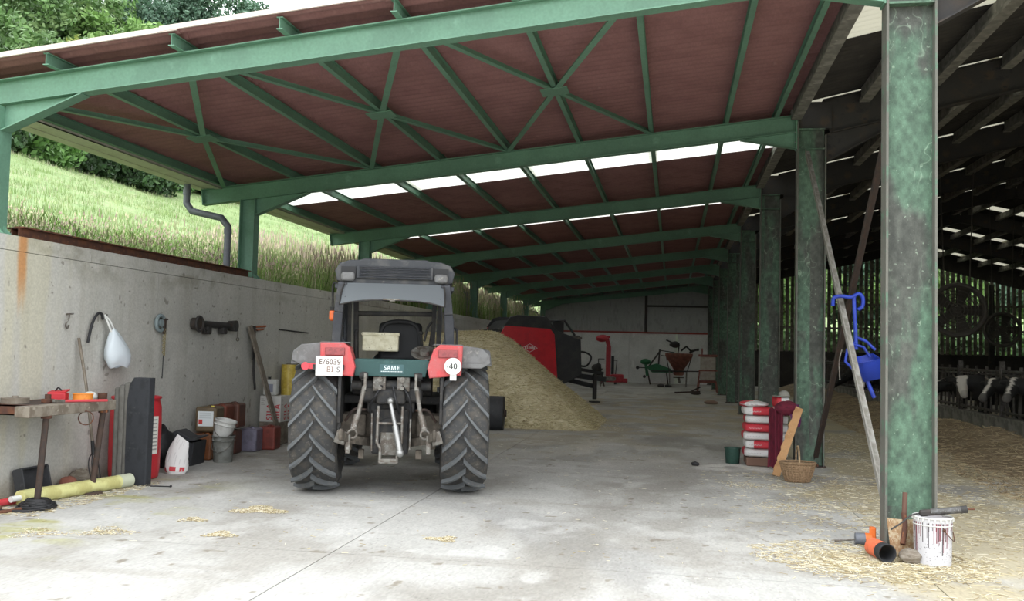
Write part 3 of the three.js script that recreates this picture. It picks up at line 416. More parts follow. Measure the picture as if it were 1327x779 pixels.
  P(t, 'lift_housing', [b6(-.34, .34, 1.02, 1.26, -.1, .44, .04), cyl(.05, .05, .86, [0, 1.2, .4], [0, 0, Math.PI / 2]), b6(-.26, .26, .9, 1.04, .1, .38, .03), b6(-.16, .16, 1.0, 1.16, .4, .52, .03)], blk);
  P(t, 'front_axle', [b6(-.62, .62, .47, .6, -2.38, -2.22, .03), b6(-.2, .2, .42, .64, -2.5, -2.1, .04)], blk);
  P(t, 'engine', [b6(-.27, .27, .55, 1.05, -2.7, -1.3, .04)], blk); P(t, 'bonnet', [b6(-.31, .31, 1.02, 1.52, -3.0, -1.05, .07)], mottled([30, 70, 62], [40, 74, 68], [70, 84, 80], .6, .4, .3, 417, .5));
  // fenders: arc over the tyre, grey outside, red lamp shoulder inside
  for (const s of [-1, 1]) {
    const R = .875, arc = (x0, x1, a0, a1, r) => shell(4, 14, (u, v) => { const a = mix(a0, a1, v), x = mix(x0, x1, u); return [s * x, .745 + (r - .03 * sm(.8, 1, u)) * Math.cos(a), (r - .03 * sm(.8, 1, u)) * Math.sin(a)]; }, .02, [.4, 1]);
    const f = P(t, 'fender', [arc(.55, 1.08, -1.0, .62, R), b6(s * .55, s * .575, .62, 1.5, -.55, .45, .005)], fGrey); f.userData.label = 'dusty grey rear fender';
    P(f, 'inner_panel', [extr([[-.7, .75], [-.62, 1.3], [-.3, 1.52], [.3, 1.6], [.56, 1.4], [.6, .8]].map(([z, y]) => [-z, y]), .03, 0, [s > 0 ? .53 : -.56, 0, 0], [0, Math.PI / 2, 0])], blk);
    P(f, 'lamp_shoulder', [extr([[.4, 1.4], [.42, 1.31], [.74, 1.345], [.75, 1.64], [.52, 1.645], [.46, 1.6]].map(([x, y]) => [s * x, y]), .3, .015, [0, 0, .28])], fRed, 'red painted lamp shoulder');
    P(f, 'tail_lamp', [b6(s * .5, s * .71, 1.52, 1.605, .588, .612, .008)], lens, 'faded red tail lamp');
    P(f, 'shoulder_top', extr([[.44, 1.655], [.76, 1.655], [.76, 1.662], [.46, 1.662]].map(([x, y]) => [s * x, y]), .26, .004, [0, 0, .3]), fGrey); P(f, 'outer_corner', [extr([[.765, 1.42], [.97, 1.42], [1.06, 1.47], [1.05, 1.55], [.97, 1.62], [.765, 1.645]].map(([x, y]) => [s * x, y]), .2, .012, [0, 0, .3])], fGrey);
  }
  P(t, 'reflector', [cyl(.042, .042, .02, [-.91, 1.4, .62], [Math.PI / 2, 0, 0], 20), b6(-.92, -.8, 1.37, 1.43, .55, .61)], mat('#c8404a', .45), 'round red reflector');
  { const pl = P(t, 'number_plate', [b6(-.8, -.515, 1.3, 1.51, .63, .634)], M.white);
    const m = canvasMat(384, 280, (c, w, h) => { c.fillStyle = '#dcd8d4'; c.fillRect(0, 0, w, h); c.fillStyle = '#5f5049'; c.font = 'bold 112px sans-serif'; c.textAlign = 'left'; c.fillText('E/6039', 40, 118, 320); c.font = 'bold 112px sans-serif'; c.fillStyle = '#8a766c'; c.fillText('BI', 150, 228, 110); c.fillStyle = '#6f6a68'; c.fillText('S', 296, 228); c.globalAlpha = .25; c.fillStyle = '#9a8478'; c.fillRect(0, 150, 150, 130); });
    P(pl, 'plate_print', quad(.28, .205, [-.6575, 1.405, .6355]), m);
    P(t, 'plate_bracket', b6(-.83, -.5, 1.36, 1.42, .58, .63), blk); }
  { const sg = P(t, 'speed_disc', [cyl(.092, .092, .008, [.66, 1.43, .635], [Math.PI / 2, 0, 0], 28), b6(.63, .7, 1.28, 1.37, .6, .63)], M.whitePlastic);
    P(sg, 'disc_print', put(new THREE.CircleGeometry(.09, 28).toNonIndexed(), [.66, 1.43, .6405]), canvasMat(256, 256, (c) => { c.fillStyle = '#e2e2de'; c.fillRect(0, 0, 256, 256); c.fillStyle = '#33332f'; c.font = 'bold 118px sans-serif'; c.textAlign = 'center'; c.fillText('40', 132, 168, 130); c.beginPath(); c.arc(40, 140, 8, 0, 7); c.fill(); })); }
  // tail panel with name
  { const p = P(t, 'tail_panel', [extr([[-.39, 1.31], [.36, 1.31], [.4, 1.47], [-.4, 1.47]], .05, .008, [0, 0, .45]), b6(-.4, .4, 1.45, 1.49, .2, .5, .01)], mottled([36, 72, 70], [52, 86, 84], [80, 98, 94], .5, .4, .3, 419, .55), 'dark green tail panel');
    P(p, 'panel_print', quad(.26, .1, [.0, 1.385, .512]), canvasMat(512, 200, (c) => { c.fillStyle = '#3a5a5c'; c.fillRect(0, 0, 512, 200); c.fillStyle = '#c9d2d2'; c.font = 'bold 130px sans-serif'; c.textAlign = 'center'; c.fillText('SAME', 256, 122, 440); c.fillRect(30, 146, 452, 18); c.fillStyle = '#3a5a5c'; for (let i = 0; i < 12; i++) c.fillRect(60 + i * 36, 146, 8, 18); })); }
  // cab frame
  const cab = (pts, w, d) => merge(pts.slice(1).map((p, i) => bar(pts[i], p, w, d, [0, 0, 1], .012)));
  for (const s of [-1, 1]) {
    P(t, 'cab_pillar', [cab([[s * .64, 1.45, .24], [s * .6, 2.0, .36], [s * .56, 2.32, .42]], .1, .12), extr([[.46, 1.5], [.68, 1.44], [.66, 1.95], [.62, 1.95], [.6, 1.78]].map(([x, y]) => [s * x, y]), .05, .006, [0, 0, .2])], cabM, 'dusty black rear cab pillar');
    P(t, 'cab_pillar', [cab([[s * .62, 1.0, -.6], [s * .6, 2.3, -.5]], .07, .08), cab([[s * .5, 1.3, -1.0], [s * .52, 2.3, -.88]], .06, .07)], cabM);
    P(t, 'door_frame', cab([[s * .63, 2.28, .36], [s * .62, 2.28, -.5]], .05, .05), cabM); P(t, 'door_frame', cab([[s * .63, 1.42, .1], [s * .63, 1.0, -.4]], .05, .05), cabM);
    P(t, 'side_window', [b6(s * .612, s * .616, 1.5, 2.26, -.48, .26)], new THREE.MeshPhysicalMaterial({ color: '#8a8f92', roughness: .25, transmission: .9, thickness: 0, side: THREE.DoubleSide }));
    P(t, 'inner_frame', [bar([s * .43, 1.5, -.02], [s * .45, 2.22, .02], .05, .05), bar([s * .5, 1.45, .1], [s * .5, 2.25, .2], .035, .04)], blk);
  }
  P(t, 'cab_floor', [b6(-.56, .56, .98, 1.08, -.95, .1, .02), b6(-.45, .45, 1.08, 1.4, -.1, .15, .03)], blk);
  P(t, 'cross_bar', [rod([-.45, 1.995, -.02], [.45, 2.01, -.02], .028, 10)], blk);
  P(t, 'windscreen_frame', [b6(-.5, .5, 1.28, 1.36, -1.02, -.95, .01), b6(-.52, .52, 2.25, 2.33, -.92, -.84, .01)], cabM);
  { const r = P(t, 'cab_roof', [extr([[-.5, 2.33], [.5, 2.33], [.62, 2.36], [.64, 2.45], [.6, 2.52], [.5, 2.555], [.38, 2.56], [.34, 2.575], [-.34, 2.575], [-.38, 2.56], [-.5, 2.555], [-.6, 2.52], [-.64, 2.45], [-.62, 2.36]], 1.28, .02, [0, 0, -.94])], dusty, 'dusty grey cab roof');
    P(r, 'vent_panel', [b6(-.42, .42, 2.37, 2.51, .34, .4, .012)], dusty);
    for (let k = 0; k < 7; k++) P(r, 'vent_slat', box(.78, .007, .02, [0, 2.39 + k * .018, .405], [.4, 0, 0]), cabM);
    for (const s of [-1, 1]) { P(r, 'lamp_recess', [b6(s * .43, s * .59, 2.36, 2.5, .345, .375)], M.black); P(r, 'work_lamp', [put(boxUV(new RoundedBoxGeometry(.15, .1, .07, 3, .035)), [s * .51, 2.385, .42])], fGrey, 'grey dust-covered work lamp'); } }
  { // opened rear window, hinged at the top and swung out
    const g = P(t, 'rear_window', shell(12, 6, (u, v) => { const x = mix(-.55, .55, u) * (1 - .02 * (1 - v)), b = Math.abs(2 * u - 1); return [x, mix(2.31, 2.115 - .055 * b * b * b, v), mix(.46, .88, v) - .05 * b * b]; }, .006, [1, .5]), new THREE.MeshPhysicalMaterial({ color: '#80868a', roughness: .55, transmission: .38, thickness: 0, side: THREE.DoubleSide }), 'dusty swung-open rear window');
    P(g, 'window_seal', [tube(Array.from({ length: 9 }, (_, i) => { const u = i / 8, b = Math.abs(2 * u - 1); return [mix(-.55, .55, u), 2.113 - .055 * b * b * b, .88 - .05 * b * b]; }), .009, 32, 6), tube([[-.54, 2.31, .45], [-.555, 2.2, .63], [-.55, 2.06, .83]], .009), tube([[.54, 2.31, .45], [.555, 2.2, .63], [.55, 2.06, .83]], .009)], blk);
    P(g, 'window_handle', [b6(-.1, .08, 2.112, 2.13, .885, .91, .006), b6(-.03, .03, 2.1, 2.115, .885, .905, .004)], M.steelWorn);
    P(g, 'gas_strut', [rod([-.5, 2.1, .3], [-.5, 2.14, .72], .012), rod([.5, 2.1, .3], [.5, 2.14, .72], .012)], blk); }
  P(t, 'seat', [b6(-.24, .28, 1.42, 1.54, -.75, -.25, .05), put(boxUV(new RoundedBoxGeometry(.5, .46, .12, 3, .055)), [.06, 1.68, -.22], [-.12, 0, 0]), tube([[-.18, 1.6, -.16], [-.14, 1.86, -.18], [.06, 1.92, -.19], [.25, 1.86, -.18], [.29, 1.6, -.16]], .025, 24)], M.blackRubber);
  P(t, 'storage_box', [b6(-.36, .05, 1.57, 1.775, -.14, .06, .02), b6(-.37, .06, 1.745, 1.785, -.15, .07, .012)], mottled([204, 200, 176], [184, 178, 150], [150, 144, 120], .25, .45, .3, 421, .7), 'pale cream box behind the seat');
  P(t, 'steering_wheel', [torus(.19, .016, [.02, 1.72, -.82], [-1.0, 0, 0]), rod([.02, 1.2, -.95], [.02, 1.7, -.83], .03)], blk);
  P(t, 'control_levers', [rod([.38, 1.45, -.1], [.44, 1.9, -.05], .018), rod([.34, 1.45, -.1], [.3, 1.78, 0], .014), tube([[.45, 1.95, 0], [.38, 1.86, .05], [.34, 1.7, .1]], .014), sph(.025, [.3, 1.79, 0]), rod([-.42, 1.4, .1], [-.43, 1.78, .1], .014), sph(.022, [-.43, 1.79, .1])], blk);
  P(t, 'cab_fan', [lathe([[0, .0], [.06, -.01], [.12, .0], [.155, .035], [.15, .05], [.1, .03], [.05, .02]], [.35, 1.53, .22], [.5, 0, 0]), cyl(.05, .06, .05, [.35, 1.575, .25], [.5, 0, 0])], M.steelWorn, 'dusty grey round dish');
  P(t, 'indicator_lamp', [put(boxUV(new RoundedBoxGeometry(.075, .13, .07, 3, .033)), [-.705, 1.965, .02])], mat('#e2682c', .35), 'orange indicator lamp');
  P(t, 'mirror_arm', [tube([[-.64, 2.32, .05], [-.7, 2.33, .04], [-.71, 2.25, .03], [-.705, 2.03, .02]], .013), b6(-.74, -.69, 2.02, 2.06, 0, .05)], blk);
  P(t, 'grab_handle', [tube([[.66, 1.85, .2], [.7, 1.82, .22], [.7, 1.62, .22], [.66, 1.6, .2]], .014)], blk);
  // three point linkage
  for (const s of [-1, 1]) {
    P(t, 'lift_arm', [bar([s * .3, 1.2, .36], [s * .29, 1.31, .62], .05, .09), cyl(.035, .035, .09, [s * .29, 1.31, .62], [0, 0, Math.PI / 2])], blk);
    P(t, 'lift_rod', [bar([s * .27, 1.33, .63], [s * .27, 1.16, .65], .1, .025), rod([s * .275, 1.2, .65], [s * .34, .84, .72], .024, 10), rod([s * .335, .9, .71], [s * .375, .74, .75], .036, 10), torus(.045, .014, [s * .38, .7, .76], [0, .2, 0])], M.steelWorn, 'worn bare steel lift rod');
    P(t, 'lower_link', [bar([s * .2, .55, .15], [s * .4, .64, .72], .03, .085), bar([s * .4, .64, .72], [s * .47, .7, .95], .03, .085), torus(.045, .02, [s * .48, .71, .98], [0, Math.PI / 2, 0]), bar([s * .3, .6, .45], [s * .55, .66, .5], .025, .05)], M.mud);
    P(t, 'check_chain', [rod([s * .55, .72, .3], [s * .46, .68, .85], .018), box(.12, .14, .05, [s * .5, .66, .72], [0, 0, s * .3], .01), box(.05, .2, .04, [s * .42, .6, .8], null, .01)], M.steelWorn);
    P(t, 'spool_valve', [cyl(.028, .028, .1, [s * .12, 1.27, .5], [Math.PI / 2, 0, 0]), cyl(.022, .022, .08, [s * .12, 1.18, .53], [Math.PI / 2, 0, 0]), b6(s * .06, s * .2, 1.14, 1.3, .42, .48, .01)], M.steelWorn);
    P(t, 'bracket', [tube([[s * .26, .93, .3], [s * .3, .93, .36], [s * .4, .93, .36], [s * .5, .8, .3]], .016)], M.rustDark);
  }
  P(t, 'top_link', [rod([0, 1.03, .55], [.07, .74, .64], .024), rod([.06, .78, .63], [.12, .52, .7], .034), sph(.045, [.122, .5, .7]), sph(.04, [0, 1.04, .55])], M.steel, 'shiny steel top link');
  P(t, 'drawbar_frame', [poly([[-.13, .98, .5], [-.13, .6, .6], [-.09, .54, .64], [-.09, .4, .7], [.09, .4, .7], [.09, .54, .64], [.13, .6, .6], [.13, .98, .5]], .018, 8), rod([-.13, .8, .55], [.13, .8, .55], .014), b6(-.09, .09, .4, .44, .55, .72, .01), b6(-.1, .1, .45, .7, .45, .5, .01)], M.steelWorn, 'bare steel pick-up hitch frame');
  P(t, 'hydraulic_hose', [tube([[-.1, 1.2, .5], [-.16, 1.1, .58], [-.22, .98, .5], [-.2, .85, .4]], .014), tube([[.12, 1.2, .5], [.2, 1.08, .58], [.22, .9, .5], [.2, .7, .42]], .014), tube([[.02, 1.2, .52], [.06, 1.05, .6], [.1, .9, .5]], .012)], M.black);
  P(t, 'pull_rod', [rod([.22, 1.0, .45], [.22, .52, .55], .011), rod([-.2, .9, .45], [-.19, .5, .52], .011)], M.steelWorn);
  P(t, 'step_bracket', [b6(.42, .5, .5, .62, .2, .3, .01), b6(-.5, -.42, .48, .6, .2, .3, .01), b6(-.34, -.28, .4, .5, .3, .4, .01), b6(.28, .35, .4, .5, .3, .4, .01)], M.mud);
  P(t, 'fuel_tank', [b6(-.52, -.26, .55, 1.05, -1.3, -.45, .05), b6(.26, .5, .6, 1.05, -1.3, -.5, .05)], blk);
}
// ================================================================ ALONG THE LEFT WALL
{ // trestle bench: timber on two pipe legs, steel channels back to the wall
  const t = thing('trestle_bench', 'rough bench of old timber on rusty pipe legs by the wall', 'bench', [-6.02, 0, -8.25]);
  P(t, 'timber_beam', b6(-.08, .08, .875, .98, -1.15, .25, .01), M.greyWood, 'weathered grey timber');
  const leg = (z, tilt) => { const l = P(t, 'leg', rod([0, .02, z], [.03, .88, z + tilt], .03, 12), M.rustDark); P(l, 'flange', cyl(.05, .05, .03, [.03, .865, z + tilt]), M.rust); P(l, 'foot', cyl(.1, .12, .025, [0, .013, z], [0, 0, 0], 14), M.rustDark); };
  leg(-.03, -.04); leg(-.9, -.1);
  P(t, 'cross_channel', [b6(-.6, -.08, .88, .98, .06, .07), b6(-.6, -.08, .965, .98, -.01, .07), b6(-.6, -.08, .88, .892, -.01, .07)], M.rust); P(t, 'cross_channel', b6(-.6, -.08, .9, .97, -1.05, -.97), M.rust);
  P(t, 'side_rail', b6(-.6, -.54, .88, .98, -1.15, .3), M.rust);
  P(t, 'shelf_board', b6(-.54, -.09, .955, .978, -.96, -.02), M.rustDark);
  one('stone_disc', 'flat grey grinding stone lying on the bench near its end', 'grindstone', [cyl(.13, .13, .055, [0, .0275, 0], null, 28), cyl(.028, .028, .075, [0, .0375, 0])], M.greyWood, [-6.4, .98, -8.4]);
  const tb = thing('toolbox', 'small red tool case lying open on the bench', 'toolbox', [-6.32, .98, -8.95], .3); P(tb, 'case', b6(-.09, .09, 0, .085, -.06, .06, .012), M.red); P(tb, 'lid', box(.19, .02, .13, [0, .095, -.01], [.12, 0, .1], .006), M.red); P(tb, 'handle', tube([[-.03, .1, 0], [0, .135, .01], [.04, .11, .03]], .008), M.black);
  const wr = thing('pipe_wrench', 'red handled pipe wrench lying across the bench edge', 'wrench', [-6.04, .99, -8.62], -.25); P(wr, 'handle', rod([.02, .012, .0], [.05, .0, -.52], .014, 10), mat('#c84a50', .5), 'red painted handle'); P(wr, 'jaw', [box(.05, .03, .09, [.015, .014, .04], null, .006), box(.03, .03, .05, [-.02, .016, .07], null, .006)], M.steelWorn);
  one('orange_tin', 'flat round orange tin standing on the bench', 'tin', [cyl(.1, .1, .07, [0, .035, 0], null, 28), torus(.1, .005, [0, .068, 0], [Math.PI / 2, 0, 0])], mottled([226, 140, 56], [206, 116, 40], [170, 120, 80], .2, .4, .3, 501, .6), [-6.15, .98, -9.12]);
  one('rusty_cup', 'small rusty cup beside the orange tin', 'cup', lathe([[0, 0], [.045, 0], [.05, .07], [.046, .07], [.042, .006], [0, .006]]), M.rust, [-6.04, .98, -9.3]);
  one('rusty_block', 'little rusty block beside the red tool case', 'scrap', [b6(-.05, .05, 0, .04, -.04, .04, .006), cyl(.03, .03, .05, [0, .06, 0])], M.rust, [-6.2, .98, -8.62]);
  one('white_rag', 'crumpled white plastic bag on the bench end', 'plastic bag', crumple(.09, .06, .08, 511), M.whitePlastic, [-6.22, 1.0, -9.34]);
  one('wire_loop', 'loop of rusty wire hanging from the bench timber', 'wire', [torus(.07, .006, [0, -.08, 0], [0, .6, 0]), rod([0, -.012, 0], [.0, .0, 0], .005)], M.rust, [-5.93, .9, -8.86]);
  one('hanging_strap', 'thin dark strap hanging off the bench channel', 'strap', tube([[0, 0, 0], [.01, -.12, .01], [0, -.22, 0]], .007), M.black, [-6.4, .88, -8.185]);
}
function crumple(rx, ry, rz, s, nu = 22, nv = 14) { return grid(nu, nv, (u, v) => { const a = u * Math.PI * 2, b = (v - .5) * Math.PI, n = .75 + .5 * fbm(2 + Math.cos(a) * 1.7 + 3 * Math.cos(b), 2 + Math.sin(a) * 1.7 + Math.sin(b) * 3, 3, s); return [rx * n * Math.cos(a) * Math.cos(b), ry * n * Math.sin(b), rz * n * Math.sin(a) * Math.cos(b)]; }, [1, 1]); }
{ // rope heap at first leg
  const pts = []; for (let i = 0; i < 120; i++) { const a = i * .5, r = .07 + .09 * (1 - i / 130) * (1 + .3 * Math.sin(i * 1.7)); pts.push([Math.cos(a) * r + .01 * Math.sin(i * 3), .02 + .07 * i / 120, Math.sin(a) * r]); }
  one('rope_coil', 'tangled coil of black rope around the bench foot', 'rope', [tube(pts, .014, 360, 6), tube([[.16, .02, 0], [.06, .016, .22], [-.18, .015, .27], [-.5, .015, .2]], .014, 24, 6)], M.black, [-5.97, 0, -8.22]);
  const f = thing('pitchfork', 'long handled pitchfork leaning on the wall behind the bench', 'pitchfork', [-6.36, 0, -9.66]);
  P(f, 'handle', tube([[.0, .42, .0], [-.12, 1.1, 0], [-.24, 1.64, .0]], .017, 14, 8), M.greyWood); P(f, 'ferrule', rod([.005, .34, 0], [-.012, .5, 0], .02, 10), M.black);
  for (let k = -1.5; k <= 1.5; k++) P(f, 'tine', tube([[.005, .36, 0], [.01 , .32, k * .05], [.02, .2, k * .062], [.07, .02, k * .05]], .007, 14, 6), M.black);
  const g = thing('net_roll', 'long pale yellow plastic roll lying on the floor along the wall', 'roll', [-6.22, .075, -8.3], 0); const e = [.28, 0, -1.4];
  P(g, 'roll', rod([0, 0, 0], e, .073, 20), mottled([206, 204, 142], [186, 180, 118], [214, 212, 176], .4, .5, .3, 521, .6)); P(g, 'core', rod([-.02, 0, .1], [.29, 0, -1.45], .03, 12), M.whitePlastic); P(g, 'end_wrap', rod([.25, 0, -1.25], [.284, 0, -1.42], .076, 20), mat('#b9bda6', .7));
  const tr = thing('plastic_tray', 'black plastic tray tipped up against the wall foot', 'tray', [-6.56, 0, -8.9], 0); P(tr, 'base', box(.02, .26, .4, [-.02, .15, 0], [0, 0, .25], .008), M.blackPlastic);
  P(tr, 'rim', [box(.14, .02, .42, [.05, .025, 0], null, .006), box(.1, .02, .42, [0, .28, 0], [0, 0, .25], .006), box(.12, .26, .02, [.03, .15, .2], [0, 0, .25], .006), box(.12, .26, .02, [.03, .15, -.2], [0, 0, .25], .006)], M.blackPlastic);
  one('red_tool', 'red jack handle lying on the floor near the wall', 'tool', [rod([0, .05, .1], [.1, .04, -.5], .035, 10), b6(-.06, .1, 0, .09, .0, .2, .02)], mat('#b0343a', .6), [-6.35, 0, -8.05]);
  one('iron_scrap', 'rusty iron bar lying beside the yellow roll', 'scrap', [rod([0, .02, .3], [.2, .02, -.35], .018, 8), rod([.05, .02, .3], [-.05, .03, -.1], .025, 8)], M.rust, [-6.15, 0, -7.9]);
  one('brick_rubble', 'reddish brick fragment behind the bench', 'brick', crumple(.09, .07, .07, 531), mat('#8f5b4c', .95), [-6.5, .05, -9.45]);
  one('grey_rubble', 'dark lump of rubble at the wall foot behind bench', 'stone', crumple(.14, .1, .1, 533), M.greyWood, [-6.5, .07, -9.7]);
}
// ---- things on the wall
{
  const WX = -6.648;
  one('wall_hook', 'small bent iron hook high on the concrete wall', 'hook', [tube([[0, 0, 0], [.04, 0, 0], [.05, -.05, .02], [.03, -.12, .04], [.03, -.16, .01], [.03, -.12, -.02]], .009, 24, 6), rod([0, .0, 0], [.03, .01, -.09], .008)], M.steelWorn, [WX, 1.9, -9.48]);
  one('rubber_hose', 'short curved black hose hung over a nail', 'hose', tube([[.04, -.33, .22], [.05, -.12, .17], [.05, 0, .08], [.05, .01, 0], [.04, -.05, -.05]], .016, 30, 8), M.blackRubber, [WX, 1.92, -10.06]);
  const b = thing('plastic_bag', 'bulging translucent white plastic bag hanging on the wall', 'plastic bag', [WX + .14, 1.55, -10.3]);
  P(b, 'bag', grid(26, 20, (u, v) => { const a = u * Math.PI * 2, y = mix(-.24, .2, v), p = Math.sin(Math.PI * cl(.04 + .8 * (1 - v))) ** .7, r = .175 * p * (1 - .45 * v) * (1 + .3 * (fbm(2 + Math.cos(a) * 2, 5 + v * 3 + Math.sin(a) * 2, 4, 541) - .4)); return [r * Math.cos(a) * .8, y + .02 * Math.sin(a * 3), r * Math.sin(a) * 1.35 + .13 * v * v]; }), new THREE.MeshPhysicalMaterial({ color: '#dfe8ee', roughness: .5, transmission: .25, thickness: 0, side: THREE.DoubleSide }));
  P(b, 'handle', [tube([[0, .17, .08], [-.04, .3, .14], [-.09, .37, .17]], .012), tube([[0, .17, .16], [-.05, .3, .18], [-.09, .37, .17]], .012)], M.whitePlastic); P(b, 'nail', rod([-.14, .365, .17], [-.06, .37, .16], .008), M.steelWorn);
  const h = thing('chain_hoist', 'small grey chain hoist hanging on the wall with dangling chain', 'hoist', [WX + .05, 1.86, -11.38]);
  P(h, 'wheel', [torus(.1, .025, [0, 0, .02], [0, Math.PI / 2, 0]), cyl(.05, .05, .05, [0, 0, .02], [0, 0, Math.PI / 2])], mat('#7d8a8c', .6)); P(h, 'bracket', [rod([-.05, .08, 0], [.05, .05, -.08], .01), bar([.02, .06, -.05], [.02, -.14, -.05], .04, .03)], M.rustDark);
  P(h, 'chain', Array.from({ length: 14 }, (_, k) => torus(.016, .006, [.02 + .01 * (k % 2), -.08 - k * .025, -.05], [0, k % 2 * 1.57, 0], 6.3, 10)), mat('#8a7f5c', .6)); P(h, 'tail_rope', tube([[.02, -.42, -.05], [.02, -.6, -.045], [.015, -.72, -.05]], .007, 12, 6), M.blackRubber);
  const s = thing('drive_shaft', 'greasy black axle shaft hung level on the wall', 'axle shaft', [WX + .08, 1.88, -12.8]);
  P(s, 'shaft', [rod([0, .01, .5], [0, 0, -.5], .042, 12), rod([0, -.03, .2], [0, -.03, -.55], .014)], M.darkSteel); P(s, 'hub', [cyl(.085, .085, .1, [0, 0, .56], [0, 0, Math.PI / 2]), torus(.1, .02, [.05, 0, .56], [0, Math.PI / 2, 0])], M.darkSteel); P(s, 'hub', [cyl(.075, .085, .12, [0, 0, -.55], [0, 0, Math.PI / 2])], M.darkSteel);
  P(s, 'bracket', [b6(-.06, .05, -.14, -.02, .18, .3, .02), tube([[.02, 0, .38], [.03, -.1, .36], [.02, -.08, .26]], .012), b6(-.05, .05, -.13, -.03, -.3, -.18, .02)], M.darkSteel); P(s, 'ring', [rod([.05, -.02, -.62], [.05, -.18, -.63], .006), torus(.025, .008, [.05, -.2, -.63], [0, 1.2, 0], 6.3, 12)], M.steelWorn);
  one('metal_strip', 'thin dark metal strip leaning on the wall near the bench', 'strip', bar([0, 0, 0], [-.0, .42, .2], .012, .025), M.steelWorn, [WX + .03, 1.55, -8.28]);
  one('wall_rod', 'thin dark rod fixed along the wall beyond the planks', 'rod', rod([0, 0, 0], [0, -.03, -1.3], .011), M.black, [WX + .02, 1.87, -15.2]);
  const cp = thing('hose_clamp', 'orange handled clamp hooked on the wall above the cartons', 'clamp', [WX + .03, 1.89, -14.4]); P(cp, 'handle', [rod([0, .0, .15], [.01, .02, -.2], .016), rod([0, -.05, .12], [.01, -.03, -.12], .014)], mat('#a8603c', .7)); P(cp, 'hook', tube([[0, 0, .15], [.02, -.03, .2], [.02, -.06, .12]], .01), M.rust);
  one('old_plank', 'weathered grey plank leaning on the wall beside the cartons', 'plank', bar([.0, 1.9, 0], [.42, .02, -.42], .03, .13, [0, 0, 1]), M.greyWood, [WX + .06, 0, -13.98]);
  const sw = thing('hand_saw', 'dark strap and tool hanging beside the leaning plank', 'tool', [WX + .05, 1.9, -14.15]); P(sw, 'blade', bar([0, 0, 0], [.02, -.55, .02], .02, .1, [0, 0, 1]), M.darkSteel); P(sw, 'strap', tube([[.02, -.5, .0], [.04, -.75, .03], [.05, -.95, .0], [.03, -1.0, -.05]], .02, 20, 8), M.darkSteel);
}
